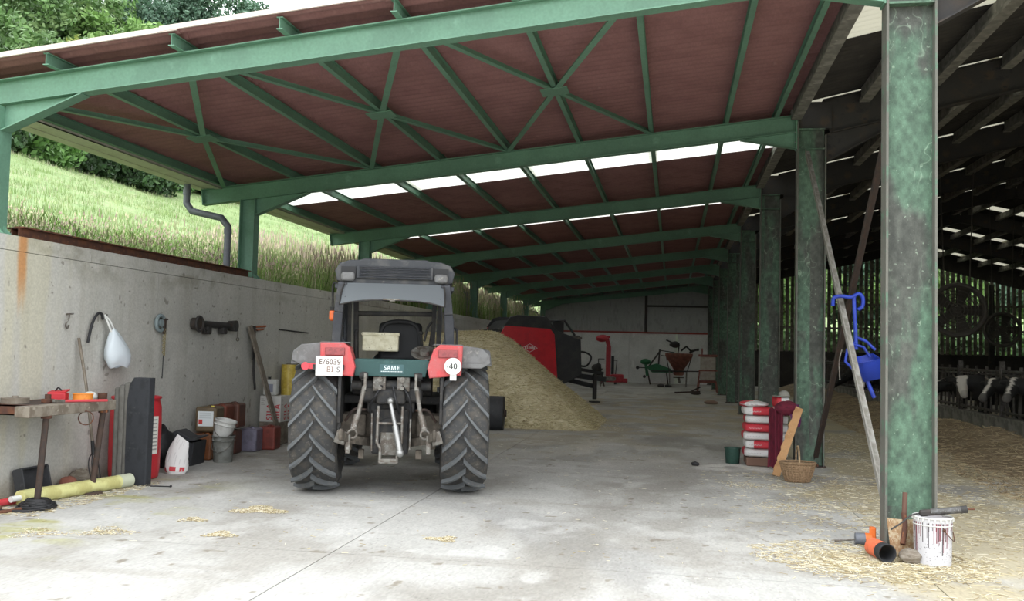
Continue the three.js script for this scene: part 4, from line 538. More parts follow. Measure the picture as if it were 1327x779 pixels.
// ---- drums, mat, sack, crate, cans
{
  const drum = (pos, label) => { const t = thing('plastic_drum', label, 'drum', pos); P(t, 'barrel', lathe([[0, .0], [.25, 0], [.275, .02], [.285, .1], [.29, .3], [.29, .66], [.285, .84], [.268, .9], [.26, .93], [.282, .94], [.282, .965], [.25, .97], [.24, .955], [0, .955]], null, null, 36), M.red); P(t, 'bung', cyl(.035, .035, .03, [.13, .97, 0]), M.black); return t; };
  const d2 = drum([-6.28, 0, -10.36], 'red plastic drum with white label half hidden behind the foam mat'); P(d2, 'drum_label', grid(8, 1, (u, v) => { const a = mix(.0, .55, u); return [.2915 * Math.cos(a), mix(.3, .74, v), .2915 * Math.sin(a)]; }), canvasMat(256, 256, (c) => { c.fillStyle = '#d9d7cf'; c.fillRect(0, 0, 256, 256); c.fillStyle = '#8f8f8c'; for (let i = 0; i < 9; i++) c.fillRect(30, 20 + i * 25, 120 + 60 * hash(i, 2, 3), 9); c.fillStyle = '#c23a3a'; c.fillRect(170, 150, 60, 60); }));
  const mt = thing('foam_mat', 'tall grey and black foam mattress standing folded on edge', 'foam mat', [-6.02, 0, -9.9], 0);
  P(mt, 'grey_pad', [box(.07, 1.09, .12, [-.2, .55, .0], [0, .1, .005], .03), box(.07, 1.12, .13, [-.135, .562, .01], [0, .1, .004], .03), box(.13, 1.15, .14, [-.045, .577, .0], null, .035)], mottled([102, 100, 95], [90, 88, 83], [114, 111, 105], .5, .45, .3, 551, .9), 'faded grey foam layer');
  P(mt, 'black_pad', [extr([[-.04, 0], [.2, 0], [.2, 1.18], [.02, 1.18], [-.03, 1.1], [-.055, .9], [-.05, .3]], .1, .012, [0, .015, -.04])], mottled([46, 48, 52], [38, 40, 43], [56, 58, 61], .4, .45, .3, 553, .9), 'black foam layer'); 
  one('thin_rod', 'thin dark rod on the floor in front of the mat', 'rod', [rod([0, .008, 0], [.4, .008, -.05], .007), sph(.014, [.4, .012, -.05])], M.black, [-5.9, 0, -9.78]);
  const sk = thing('feed_sack', 'white plastic sack with red print slumped beside the drum', 'sack', [-6.02, 0, -10.86], .2);
  P(sk, 'sack', grid(30, 20, (u, v) => { const a = u * Math.PI * 2, w = v < .12 ? .8 + 1.7 * v : 1 - .5 * ((v - .12) / .88) ** 2, dd = v < .12 ? .8 + 1.6 * v : 1 - .93 * ((v - .12) / .88) ** 1.3, n = 1 + .3 * (fbm(3 + Math.cos(a) * 1.6, 3 + Math.sin(a) * 1.6 + v * 3, 4, 561) - .5); return [.14 * w * n * Math.cos(a) + .06 * v * v, .43 * v * (1 - .12 * Math.cos(a)), .11 * dd * n * Math.sin(a) - .05 * v]; }, [1, 1]), canvasMat(256, 256, (c) => { c.fillStyle = '#dcdad8'; c.fillRect(0, 0, 256, 256); c.fillStyle = '#c8434a'; for (let i = 0; i < 7; i++) c.fillRect(20 + i * 36, 196 + 20 * hash(i, 1, 1), 22, 34); c.fillStyle = '#c9c7c6'; for (let i = 0; i < 40; i++) c.fillRect(256 * hash(i, 4, 1), 256 * hash(i, 5, 1), 3, 40); }, .7));
  const cr = thing('black_crate', 'black plastic crate with lid lying loose beside the white sack', 'crate', [-6.38, 0, -11.75], .1); P(cr, 'tub', [box(.34, .02, .42, [0, .01, 0]), box(.02, .3, .42, [.17, .16, 0], [0, 0, -.1]), box(.02, .3, .42, [-.17, .16, 0], [0, 0, .1]), box(.34, .3, .02, [0, .16, .21], [.1, 0, 0]), box(.34, .3, .02, [0, .16, -.21], [-.1, 0, 0])], M.blackPlastic); P(cr, 'lid', [box(.44, .02, .48, [0, .34, .02], [.05, 0, .08], .006), extr([[-.2, 0], [.2, 0], [.0, .1]], .3, .01, [-.05, .35, -.1])], M.blackPlastic);
  one('black_sheet', 'crumpled black plastic sheet behind the crate', 'plastic sheet', crumple(.13, .26, .18, 571), M.black, [-6.46, .27, -11.3]);
  function can(label, pos, ry, col, w = .27, h = .37, d = .31, labelMap, cap = col) {
    const m = mottled(col, col.map((q) => q * .86), col.map((q) => Math.min(255, q * 1.14)), .4, .45, .3, Math.round(600 + pos[2] * -13), .45), t = thing('jerrycan', label, 'jerrycan', pos, ry, 'jerrycans by the wall');
    P(t, 'body', [put(boxUV(new RoundedBoxGeometry(w, h * .94, d, 4, .035)), [0, h * .47, 0])], m); P(t, 'handle', [tube([[0, h * .88, .1], [0, h - .018, .07], [0, h - .018, -.07], [0, h * .88, -.1]], .015, 16, 8)], m); P(t, 'cap', cyl(.028, .028, .035, [w * .25, h * .94, d * .32]), mat(new THREE.Color(...cap.map((q) => (q / 255) ** 2.2)), .5));
    if (labelMap) P(t, 'can_label', quad(w * .72, h * .56, [0, h * .5, d / 2 + .002]), labelMap); return t;
  }
  const lab = canvasMat(200, 180, (c) => { c.fillStyle = '#d5dadb'; c.fillRect(0, 0, 200, 180); c.fillStyle = '#c23a34'; c.fillRect(10, 100, 50, 55); c.fillStyle = '#9aa0a2'; for (let i = 0; i < 5; i++) c.fillRect(20, 18 + i * 15, 150, 4); });
  can('amber jerrycan standing on the floor behind the grey bucket', [-6.42, 0, -12.35], .12, [134, 84, 52], .3, .38, .34);
  can('brown jerrycan hidden between grey bucket and purple can', [-6.38, 0, -12.8], .1, [120, 70, 54], .28, .38, .32);
  can('dark amber jerrycan with white and red label on top of others', [-6.38, .382, -12.38], .15, [104, 88, 66], .3, .37, .34, lab, [200, 186, 90]);
  can('reddish brown jerrycan on top, next to the labelled one', [-6.4, .382, -12.75], .1, [116, 62, 48], .28, .37, .32);
  can('dark brown jerrycan on top, beside the carton', [-6.38, .382, -13.1], .1, [98, 62, 50], .28, .38, .3);
  can('milky purple jerrycan standing on the floor in the row', [-6.28, 0, -13.5], .1, [126, 122, 140], .28, .37, .32);
  can('dark amber can supporting the upper row by the wall', [-6.42, 0, -13.12], .05, [96, 60, 44], .26, .37, .27);
  can('rust red jerrycan at the end of the row by the plank', [-6.12, 0, -13.82], .1, [124, 56, 46], .27, .38, .3);
  const bk = (name, label, pos, m, rt, rb, h, tilt) => { const t = thing(name, label, 'bucket', pos); P(t, 'pail', lathe([[0, 0], [rb, 0], [rt, h], [rt + .012, h], [rt + .012, h - .02], [rt - .004, h - .02], [rt - .008, h - .004], [rb - .006, .01], [0, .01]], null, null, 32), m); const R = [lathe([[rt - .01, h - .075], [rt + .008, h - .075], [rt + .008, h - .06], [rt - .01, h - .06]])]; P(t, 'rib', R, m); P(t, 'bail', tube([[-rt, h - .05, 0], [-rt * .8, h - .16, rt * .75], [0, h - .22, rt * 1.02], [rt * .8, h - .16, rt * .75], [rt, h - .05, 0]], .005, 24, 6), M.steelWorn); if (tilt) t.rotation.set(...tilt); return t; };
  bk('bucket', 'dirty grey bucket standing on the floor before the cans', [-6.03, 0, -12.12], mottled([128, 130, 126], [108, 108, 102], [146, 146, 140], .4, .5, .3, 581, .6), .145, .125, .36);
  bk('bucket', 'white bucket nested crooked in the grey bucket', [-6.07, .28, -12.12], M.whitePlastic, .14, .12, .3, [.1, .4, -.25]);
  const bx = thing('carton', 'white carton with red vertical lettering between the cans and plank', 'carton', [-6.42, .0, -14.66], .0);
  P(bx, 'lower_carton', b6(-.17, .19, 0, .36, -.2, .2, .006), M.greyWood); P(bx, 'upper_carton', b6(-.17, .19, .362, .78, -.2, .2, .006), M.whitePlastic);
  const sila = canvasMat(256, 300, (c, w, h) => { c.fillStyle = '#c9c7c2'; c.fillRect(0, 0, w, h); c.fillStyle = '#b8323a'; c.font = 'bold 92px sans-serif'; for (const x of [150, 246]) { c.save(); c.translate(x, 285); c.rotate(-Math.PI / 2); c.fillText('SILA', 0, 0, 250); c.restore(); } c.fillStyle = '#a3a09a'; for (let i = 0; i < 4; i++) c.fillRect(14, 30 + i * 22, 30 + 14 * (i % 2), 8); });
  P(bx, 'carton_print', quad(.355, .41, [.01, .571, .2015]), sila); P(bx, 'carton_print', quad(.39, .41, [.1915, .571, 0], [0, Math.PI / 2, 0]), sila);
  const wc = thing('canister', 'small white plastic canister on top of the carton', 'canister', [-6.48, .782, -14.62], .1); P(wc, 'body', put(boxUV(new RoundedBoxGeometry(.22, .26, .16, 4, .03)), [0, .13, 0]), M.whitePlastic); P(wc, 'cap', cyl(.025, .025, .04, [-.03, .28, 0]), M.black); P(wc, 'canister_label', quad(.1, .13, [.01, .12, .0815]), mat('#8d90a0', .7));
  const yr = thing('film_roll', 'upright yellow film roll beside the white tank', 'roll', [-6.42, 0, -15.2]); P(yr, 'roll', cyl(.13, .13, 1.28, [0, .64, 0], null, 28), mottled([206, 182, 80], [186, 160, 66], [224, 208, 130], .3, .5, .3, 583, .35)); P(yr, 'core', lathe([[.05, 1.27], [.05, 1.295], [.04, 1.295], [.04, 1.0]]), M.greyWood);
  const tk = thing('white_tank', 'white plastic tank behind the left tractor wheel', 'tank', [-5.98, 0, -15.95]); P(tk, 'vessel', put(boxUV(new RoundedBoxGeometry(1.0, 1.22, 1.1, 4, .06)), [0, .64, 0]), mottled([190, 196, 204], [176, 180, 186], [200, 204, 208], .8, .45, .3, 585, .5)); P(tk, 'cover', put(crumple(.5, .14, .5, 587), [.05, 1.32, 0]), M.greyWood, 'crumpled grey cover');
  const ty = thing('spare_tyre', 'black tyre leaning against the tank behind the plank', 'tyre', [-5.92, .34, -15.0], 0); P(ty, 'tyre', put(boxUV(new THREE.TorusGeometry(.25, .09, 14, 36)), null, [-.15, .2, 0]), M.blackRubber); P(ty, 'rim', put(lathe([[.17, -.06], [.16, 0], [.05, .02], [0, .02]]), null, [Math.PI / 2 - .15, .2, 0]), M.rustDark);
}
// ================================================================ BY THE OLD COLUMNS
{
  const pale = mottled([202, 200, 198], [186, 184, 182], [214, 212, 210], .4, .45, .3, 601, .65), bagMap = (k) => canvasMat(256, 128, (c, w, h) => { c.fillStyle = '#d2d0ce'; c.fillRect(0, 0, w, h); c.fillStyle = '#c2333f'; if (k === 0) c.fillRect(0, 0, 120, h); else if (k === 1) c.fillRect(110, 0, 146, h); else if (k === 2) c.fillRect(0, 0, w, h); else c.fillRect(0, 0, 26, h); c.fillStyle = k === 2 ? '#d6a8ac' : '#b6b2b2'; for (let i = 0; i < 9; i++) c.fillRect(70 + i * 13, 56 + 5 * (i % 2), 8, 14); }, .65);
  const maps = [0, 1, 2, 3].map(bagMap);
  const bag = (w, h, d, s) => { const g = grid(32, 18, (u, v) => { const a = u * Math.PI * 2, b = (v - .5) * Math.PI, e = .35, cp = (q) => Math.sign(Math.cos(q)) * Math.abs(Math.cos(q)) ** e, sp = (q) => Math.sign(Math.sin(q)) * Math.abs(Math.sin(q)) ** e, n = 1 + .1 * (fbm(4 + 2 * Math.cos(a), 4 + 2 * Math.sin(a) + v * 3, 3, s) - .5); return [w / 2 * cp(a) * Math.abs(Math.cos(b)) ** .3 * n, h / 2 * Math.sign(Math.sin(b)) * Math.abs(Math.sin(b)) ** .6 * n, d / 2 * sp(a) * Math.abs(Math.cos(b)) ** .3 * n]; }); const p = g.attributes.position, uv = g.attributes.uv; for (let i = 0; i < p.count; i++) uv.setXY(i, cl(p.getX(i) / w + .5 + p.getZ(i) / d * .3), cl(p.getY(i) / h + .5)); return g; };
  const g1 = bag(.42, .125, .62, 611), g2 = bag(.42, .12, .62, 613), g3 = bag(.21, .12, .55, 615);
  const layout = [3, 1, 3, 2, 3, 1];   // print of each layer, bottom to top
  for (let k = 0; k < 6; k++) { const y = .192 + k * .122; one('feed_bag', `red and white feed bag in the stack, ${ORD[k]} layer from the bottom, yard side`, 'feed bag', k % 2 ? g1 : g2, maps[layout[k]], [1.27 + .015 * Math.sin(k * 2.1), y, -14.62], .04 * Math.sin(k * 3), 'stack of feed bags'); one('feed_bag', `red and white feed bag in the stack, ${ORD[k]} layer from the bottom, column side`, 'feed bag', g3, maps[k % 2 ? 3 : 0], [1.585, y, -14.6 + .02 * Math.sin(k)], 0, 'stack of feed bags'); }
  one('feed_bag', 'torn empty red and white bag crumpled on the stack', 'feed bag', crumple(.2, .05, .24, 617), maps[1], [1.2, .9, -14.55], .3); one('feed_bag', 'white feed bag with red band standing on the stack by the column', 'feed bag', bag(.2, .16, .3, 619), maps[0], [1.58, .95, -14.42], .2);
  one('wooden_block', 'low brown block under the stack of feed bags', 'block', b6(-.27, .27, 0, .128, -.28, .28, .02), mat('#6f5548', .9), [1.36, 0, -14.62]);
  one('grey_cap', 'pale grey cap lying on top of the standing bag', 'cap', [put(boxUV(new THREE.SphereGeometry(.085, 18, 10, 0, 6.3, 0, 1.7)), [0, .0, 0]), cyl(.12, .125, .012, [-.05, .0, .03])], M.concretePurlin, [1.62, 1.04, -14.36]);
  const cm = mottled([104, 28, 48], [84, 22, 40], [124, 44, 62], .3, .45, .3, 621, .9);
  const cloth = thing('maroon_blanket', 'maroon blanket draped over the leaning board and bags', 'blanket', [1.56, 0, -14.1]);
  P(cloth, 'hanging_fold', shell(16, 24, (u, v) => { const y = mix(.03, .86, v), x = mix(-.2, .0, u) + .02 * v; return [x, y + .02 * Math.sin(u * 9), .06 + .035 * Math.sin(u * 14 + v * 2) + .03 * (1 - v)]; }, .008, [.4, .7]), cm); P(cloth, 'top_fold', put(crumple(.16, .1, .12, 623), [.06, .88, .04]), cm); P(cloth, 'side_fold', shell(8, 16, (u, v) => [mix(.1, .24, u) + .02 * Math.sin(v * 5), mix(.62, .94, v), .1 + .02 * Math.sin(u * 9 + v * 4)], .008, [.2, .3]), mottled([92, 40, 84], [80, 34, 72], [110, 56, 100], .3, .45, .3, 625, .9));
  const bd = thing('notched_board', 'orange brown board with nibbled edge leaning by the column', 'board', [1.385, 0, -13.3]); const n = []; for (let i = 0; i <= 12; i++) n.push([-.05 - .01 * (i % 2) - .006 * hash(i, 3, 8), i / 12 * .96], [-.05 - .01 * (i % 2), i / 12 * .96 + .05]); n.push([.045, 1.0], [.045, 0]);
  P(bd, 'plank', put(extr(n.reverse(), .035, .003), [.02, .0, 0], [-.3, 0, -.34]), M.orangeWood);
  const bs = thing('wicker_basket', 'round wicker basket with handle on the floor', 'basket', [1.62, 0, -12.78]); const wk = mottled([150, 124, 96], [122, 98, 72], [170, 146, 116], .15, .5, .3, 627, .9);
  for (let k = 0; k < 28; k++) { const a = k / 28 * Math.PI * 2; P(bs, 'stake', tube([[.15 * Math.cos(a), .01, .13 * Math.sin(a)], [.19 * Math.cos(a), .12, .165 * Math.sin(a)], [.225 * Math.cos(a), .25, .19 * Math.sin(a)]], .008, 8, 5), wk); }
  P(bs, 'wall', lathe([[.0, .008], [.15, .008], [.185, .12], [.215, .235], [.21, .235], [.18, .12], [.145, .016], [0, .016]].map(([r, y]) => [r, y])).scale(1, 1, .86), wk); P(bs, 'rim', [torus(.225, .014, [0, .25, 0], [Math.PI / 2, 0, 0]).scale(1, 1, .86)], wk); for (let k = 0; k < 7; k++) P(bs, 'weave', torus(.158 + .0095 * k, .007, [0, .035 + k * .03, 0], [Math.PI / 2, 0, 0]).scale(1, 1, .86), wk);
  P(bs, 'handle', tube([[0, .25, -.19], [.0, .4, -.13], [0, .46, 0], [0, .4, .13], [0, .25, .19]], .012, 24, 6), M.wood);
  const gb = thing('bucket', 'small dark green bucket beside the feed bags', 'bucket', [.91, 0, -14.62]); P(gb, 'pail', lathe([[0, 0], [.1, 0], [.118, .235], [.126, .235], [.126, .22], [.112, .22], [.096, .012], [0, .012]], null, null, 30), mottled([40, 72, 62], [34, 60, 52], [56, 84, 74], .3, .45, .3, 629, .6)); P(gb, 'feed', cyl(.105, .105, .01, [0, .18, 0]), M.orangeWood);
}
{ // at the foot of the first column
  const t = thing('paint_bucket', 'white metal bucket streaked with dark red drips', 'bucket', [2.075, 0, -8.1]);
  const drip = canvasMat(1024, 512, (c, w, h) => { c.fillStyle = '#bdbcbf'; c.fillRect(0, 0, w, h); for (let i = 0; i < 80; i++) { const x = w * hash(i, 1, 5), y = h * .1, l = h * (.15 + .8 * hash(i, 2, 5) ** 1.6); c.fillStyle = hash(i, 3, 5) < .45 ? '#6e2c36' : '#4d4648'; c.fillRect(x, y, 3 + 7 * hash(i, 4, 5), l); } for (let i = 0; i < 320; i++) { c.fillStyle = '#4a4546'; c.fillRect(w * hash(i, 6, 5), h * hash(i, 7, 5) ** .6, 2 + 6 * hash(i, 8, 5), 3 + 8 * hash(i, 9, 5)); } });
  P(t, 'pail', [grid(40, 1, (u, v) => [mix(.138, .147, v) * Math.cos(u * 6.2832), .375 * v, mix(.138, .147, v) * Math.sin(u * 6.2832)])], drip); P(t, 'bottom', cyl(.138, .138, .01, [0, .006, 0], null, 40), M.whitePlastic);
  P(t, 'rim', [torus(.148, .008, [0, .373, 0], [Math.PI / 2, 0, 0], 6.3, 40), torus(.145, .005, [0, .315, 0], [Math.PI / 2, 0, 0], 6.3, 40)], M.whitePlastic); for (let k = 0; k < 22; k++) P(t, 'rim_tab', box(.012, .02, .008, [.152 * Math.cos(k * .2856), .36, .152 * Math.sin(k * .2856)], [0, -k * .2856 + 1.57, 0]), M.whitePlastic); P(t, 'bail', [tube([[.05, .285, .142], [.09, .24, .135], [.14, .2, .08], [.15, .26, .01]], .004, 16, 6), sph(.012, [.05, .29, .143])], M.rust); P(t, 'contents', cyl(.142, .142, .008, [0, .33, 0], null, 30), M.rust);
  const g = thing('grease_gun', 'grey grease gun lying across the white bucket', 'grease gun', [2.075, .388, -8.08]); const a = [.2, .055, .02], b = [-.02, .02, 0];
  P(g, 'barrel', rod(b, a, .028, 16), mottled([92, 92, 92], [72, 70, 68], [120, 120, 118], .1, .5, .3, 631, .45)); P(g, 'head', [put(boxUV(new RoundedBoxGeometry(.09, .05, .05, 3, .014)), [-.06, .014, 0], [0, 0, .15])], M.darkSteel); P(g, 'end_cap', rod(a, [.245, .062, .024], .03, 16), M.darkSteel); P(g, 'nozzle', tube([[-.1, .01, 0], [-.18, -.01, .03], [-.26, -.07, .06], [-.34, -.12, .08]], .007, 16, 6), M.darkSteel); P(g, 'lever', rod([.24, .062, .024], [.3, .066, .03], .007), M.rust);
  const s = thing('old_shovel', 'rusty shovel with broken handle standing against first column', 'shovel', [1.9, 0, -8.32]); P(s, 'blade', shell(8, 8, (u, v) => [mix(-.13, .09, u) * (1 - .18 * (1 - v)), .02 + .29 * v, .06 - .06 * v + .05 * Math.cos((u - .5) * 3)], .006, [.3, .3]), mottled([164, 148, 120], [140, 110, 78], [180, 168, 146], .15, .5, .35, 633, .85)); P(s, 'socket', [tube([[-.03, .12, .12], [.0, .25, .06], [.0, .36, .03]], .022, 10, 8)], M.rust); P(s, 'handle', rod([0, .33, .03], [.02, .52, -.02], .02, 10), mat('#5a4136', .9));
  one('round_stone', 'round grey stone with a groove at the shovel foot', 'stone', [put(crumple(.085, .06, .07, 635), [0, .055, 0])], M.greyWood, [1.9, 0, -8.05]);
  const hp = thing('pipe_end', 'short orange pipe with black rubber lining on the straw', 'pipe', [1.68, .077, -8.14], .2); P(hp, 'sleeve', lathe([[.066, -.13], [.072, -.13], [.072, .08], [.066, .08], [.066, -.13]], null, [Math.PI / 2, 0, 0]), mottled([214, 108, 72], [190, 90, 60], [196, 140, 110], .2, .45, .3, 637, .6), 'faded orange sleeve'); P(hp, 'lining', lathe([[.055, -.1], [.064, -.1], [.074, .09], [.076, .14], [.066, .145], [.056, .1], [.055, -.1]], null, [Math.PI / 2, 0, 0]), M.blackRubber);
  const oc = thing('hose_coupling', 'orange hose coupling with grey socket beside the column', 'coupling', [1.72, .055, -8.72], 0); P(oc, 'elbow', [box(.05, .15, .06, [.02, .03, 0], [0, 0, 0], .012), cyl(.05, .05, .06, [-.02, .0, 0], [0, 0, Math.PI / 2])], mat('#e0702e', .5)); P(oc, 'socket', cyl(.048, .052, .08, [-.085, 0, 0], [0, 0, Math.PI / 2]), M.pvc); P(oc, 'stem', rod([-.12, -.01, 0], [-.3, -.03, .02], .009), M.steelWorn);
}
{ // blue feeder hung on the brace
  const t = thing('blue_hanging_feeder', 'blue tubular rack with bucket hanging from the column brace', 'feeder', [1.97, 2.22, -11.35]);
  P(t, 'hook_bar', [tube([[-.16, .0, .04], [-.15, .09, .06], [-.06, .11, .06], [.04, .1, .05], [.12, .14, .04], [.17, .1, .03], [.17, 0, .02], [.12, -.04, .02]], .022, 40, 8)], M.blue); P(t, 'pole', rod([.07, .13, .04], [.1, -.5, .05], .022, 10), M.blue);
  P(t, 'rack', [poly([[.1, -.36, .05], [.2, -.4, .07], [.3, -.5, .08]], .017, 8), poly([[.06, -.44, .07], [.17, -.47, .09], [.24, -.58, .09]], .015, 8), poly([[.1, -.4, .05], [.0, -.5, .05], [-.02, -.64, .05], [.06, -.72, .06]], .015, 8)], M.blue); P(t, 'bucket', [put(lathe([[0, 0], [.13, 0], [.165, .24], [.172, .24], [.172, .228], [.158, .228], [.126, .01], [0, .01]], null, null, 4), [.24, -.82, .08], [0, .9, .35])], M.blue); P(t, 'leg', rod([.2, -.82, .08], [.29, -1.04, .08], .024, 10), M.blue); P(t, 'valve', [rod([.16, -.78, .12], [.16, -.92, .12], .02, 8), tube([[-.06, -.5, .06], [-.09, -.65, .06], [-.08, -.85, .06]], .008, 12, 6)], M.steelWorn);
}
// ================================================================ MACHINES DEEPER IN THE SHED
{ // black drum roller beside the heap
  const t = thing('drum_roller', 'black steel drum roller at the foot of straw heap', 'roller', [-3.78, 0, -18.75], .1); P(t, 'drum', lathe([[0, -.45], [.33, -.45], [.34, -.44], [.34, .44], [.33, .45], [.06, .45], [0, .45]], [0, .34, 0], [0, 0, Math.PI / 2], 40), M.blackPlastic); P(t, 'frame', [b6(-.1, -.04, .04, .66, .345, .37), b6(-.5, -.04, .56, .62, .345, .39)], M.rust); P(t, 'bearing', cyl(.07, .07, .06, [.47, .34, 0], [0, 0, Math.PI / 2]), M.rustDark);
}
{ // round baler
  const t = thing('round_baler', 'red and black round baler parked behind the straw heap', 'baler', [-4.57, 0, -29.4], 25 * Math.PI / 180);
  const red = mottled([206, 28, 44], [192, 24, 40], [180, 40, 50], .8, .45, .3, 701, .35), blk = mottled([40, 41, 44], [52, 52, 52], [66, 64, 60], .6, .45, .3, 703, .6);
  P(t, 'chamber', [extr([[-1.15, .9], [-1.05, 2.2], [-.75, 2.5], [.4, 2.52], [.7, 2.2], [1.45, 1.95], [1.5, .9], [.9, .6], [-.6, .6]], 2.0, .03, [0, 0, -1.0])], blk);
  for (const s of [-1, 1]) { const z = s > 0 ? 1.04 : -1.1; P(t, 'side_panel', [extr([[-1.12, 1.55], [-1.08, 2.08], [-.95, 2.33], [.42, 2.27], [.56, 2.1], [.68, .8], [.5, .55], [-.1, .7], [-.7, 1.1]], .06, .03, [0, 0, z])], red, 'glossy red side panel'); P(t, 'panel_top', [extr([[-.98, 2.34], [-.8, 2.58], [-.6, 2.64], [.3, 2.62], [.44, 2.5], [.46, 2.28]], .07, .03, [0, 0, z - .01])], blk); const wh = P(t, 'wheel', put(boxUV(new THREE.TorusGeometry(.4, .16, 14, 32)), [-.1, .54, s * 1.25]), M.blackRubber); P(wh, 'rim', put(lathe([[.28, -.1], [.26, 0], [.06, .03], [0, .03]], null, [Math.PI / 2, 0, 0]), [-.1, .54, s * 1.25]), M.whitePlastic); }
  P(t, 'swoosh', extr([[-.75, 1.72], [-.5, 1.78], [-.35, 1.6], [-.42, 1.38], [-.58, 1.62]], .01, 0, [0, 0, 1.13]), M.black);
  P(t, 'maker_emblem', quad(.5, .28, [-.2, 1.68, 1.142]), canvasMat(256, 144, (c) => { c.fillStyle = '#c51c2e'; c.fillRect(0, 0, 256, 144); c.strokeStyle = '#dfd9d6'; c.lineWidth = 7; c.beginPath(); c.moveTo(8, 72); c.lineTo(128, 8); c.lineTo(248, 72); c.lineTo(128, 136); c.closePath(); c.stroke(); c.fillStyle = '#e8e4e2'; c.font = 'bold 62px sans-serif'; c.textAlign = 'center'; c.fillText('KUHN', 128, 94, 170); }, .4));
  P(t, 'rear_edge', [b6(-1.3, -1.16, 1.3, 2.25, -1.0, 1.08, .04)], blk); P(t, 'net_box', [b6(.75, 1.5, 1.2, 2.1, -.95, .98, .08)], blk); P(t, 'net_box_band', b6(.8, 1.53, 1.98, 2.06, -.9, .99, .02), M.mud);
  P(t, 'top_frame', [poly([[.5, 2.5, .95], [.95, 2.56, .95], [1.3, 2.1, .95]], .035, 8), poly([[.5, 2.5, -.9], [.95, 2.56, -.9], [1.3, 2.1, -.9]], .035, 8), rod([.95, 2.56, -.9], [.95, 2.56, .95], .035)], blk); P(t, 'cover_glass', b6(.6, .95, 2.1, 2.5, .9, .905), M.black);
  P(t, 'drawbar', [bar([.8, .95, .0], [2.7, .72, .0], .16, .16), bar([1.2, 1.12, .35], [2.6, .92, .05], .06, .1), bar([1.1, .75, .4], [2.3, .5, .1], .08, .14)], blk); P(t, 'jack', [b6(2.2, 2.32, .1, .9, .15, .27, .02), b6(2.12, 2.4, .0, .04, .08, .34)], M.darkSteel); P(t, 'coupling', [b6(2.65, 3.0, .68, .82, -.08, .08, .03), cyl(.1, .1, .1, [2.95, .75, 0])], M.steelWorn);
  P(t, 'hose_loop', [tube([[1.5, 1.35, .1], [1.8, 1.6, .15], [2.15, 1.45, .12], [2.0, 1.15, .1], [1.65, 1.2, .1]], .03, 30, 8, true), tube([[1.45, 1.8, .3], [1.6, 1.6, .3], [1.55, 1.2, .3]], .02)], M.black); P(t, 'pickup', [cyl(.22, .22, 1.9, [.85, .42, 0], [Math.PI / 2, 0, 0], 18)], blk); P(t, 'box', b6(1.55, 1.85, 1.3, 1.55, .2, .5, .03), M.whitePlastic);
}
{ // red log splitter by the back wall
  const t = thing('log_splitter', 'red upright log splitter standing before the back wall', 'log splitter', [-3.15, 0, -47.5]); const r = mottled([176, 40, 52], [156, 34, 46], [190, 80, 86], .5, .45, .3, 711, .5);
  P(t, 'mast', [b6(-.14, .1, .2, 1.9, -.12, .12, .02), bar([.0, 1.85, .0], [-.12, 2.3, 0], .2, .2)], r); P(t, 'head', [put(crumple(.32, .17, .2, 713), [-.35, 2.28, 0]), b6(-.5, .05, 2.3, 2.4, -.08, .08, .02)], r); P(t, 'cylinder', cyl(.07, .07, .9, [.2, .95, .1]), M.black); P(t, 'guard', [poly([[-.5, .5, .2], [-.5, 1.25, .2], [-.2, 1.25, .2]], .02, 6), poly([[.35, .4, .2], [.42, 1.2, .2], [.2, 1.2, .2]], .02, 6)], M.darkSteel); P(t, 'base', [b6(-.4, .5, .1, .22, -.3, .3, .02), b6(.1, .75, .1, .5, -.3, .3, .08), b6(.5, .95, .1, .3, -.2, .25, .05)], r); P(t, 'foot', [b6(-.42, -.32, 0, .1, -.3, .3)], M.darkSteel); P(t, 'foot', [b6(.3, .4, 0, .1, -.3, .3)], M.darkSteel);
  const p = thing('hydraulic_pump', 'dark hydraulic unit with white jug before the red splitter', 'pump', [-3.45, 0, -44]); P(p, 'block', [put(crumple(.26, .2, .22, 715), [0, .85, 0]), b6(-.15, .2, .5, .8, -.15, .15, .04)], M.darkSteel); P(p, 'jug', put(boxUV(new RoundedBoxGeometry(.18, .2, .15, 3, .04)), [.28, .93, .1]), M.whitePlastic); P(p, 'leg', bar([-.1, 0, 0], [-.05, .6, 0], .05, .05), M.rustDark); P(p, 'leg', bar([.18, 0, .05], [.14, .6, 0], .05, .05), M.steelWorn); P(p, 'leg', bar([.32, 0, -.2], [.2, .6, -.1], .05, .05), M.rustDark);
}
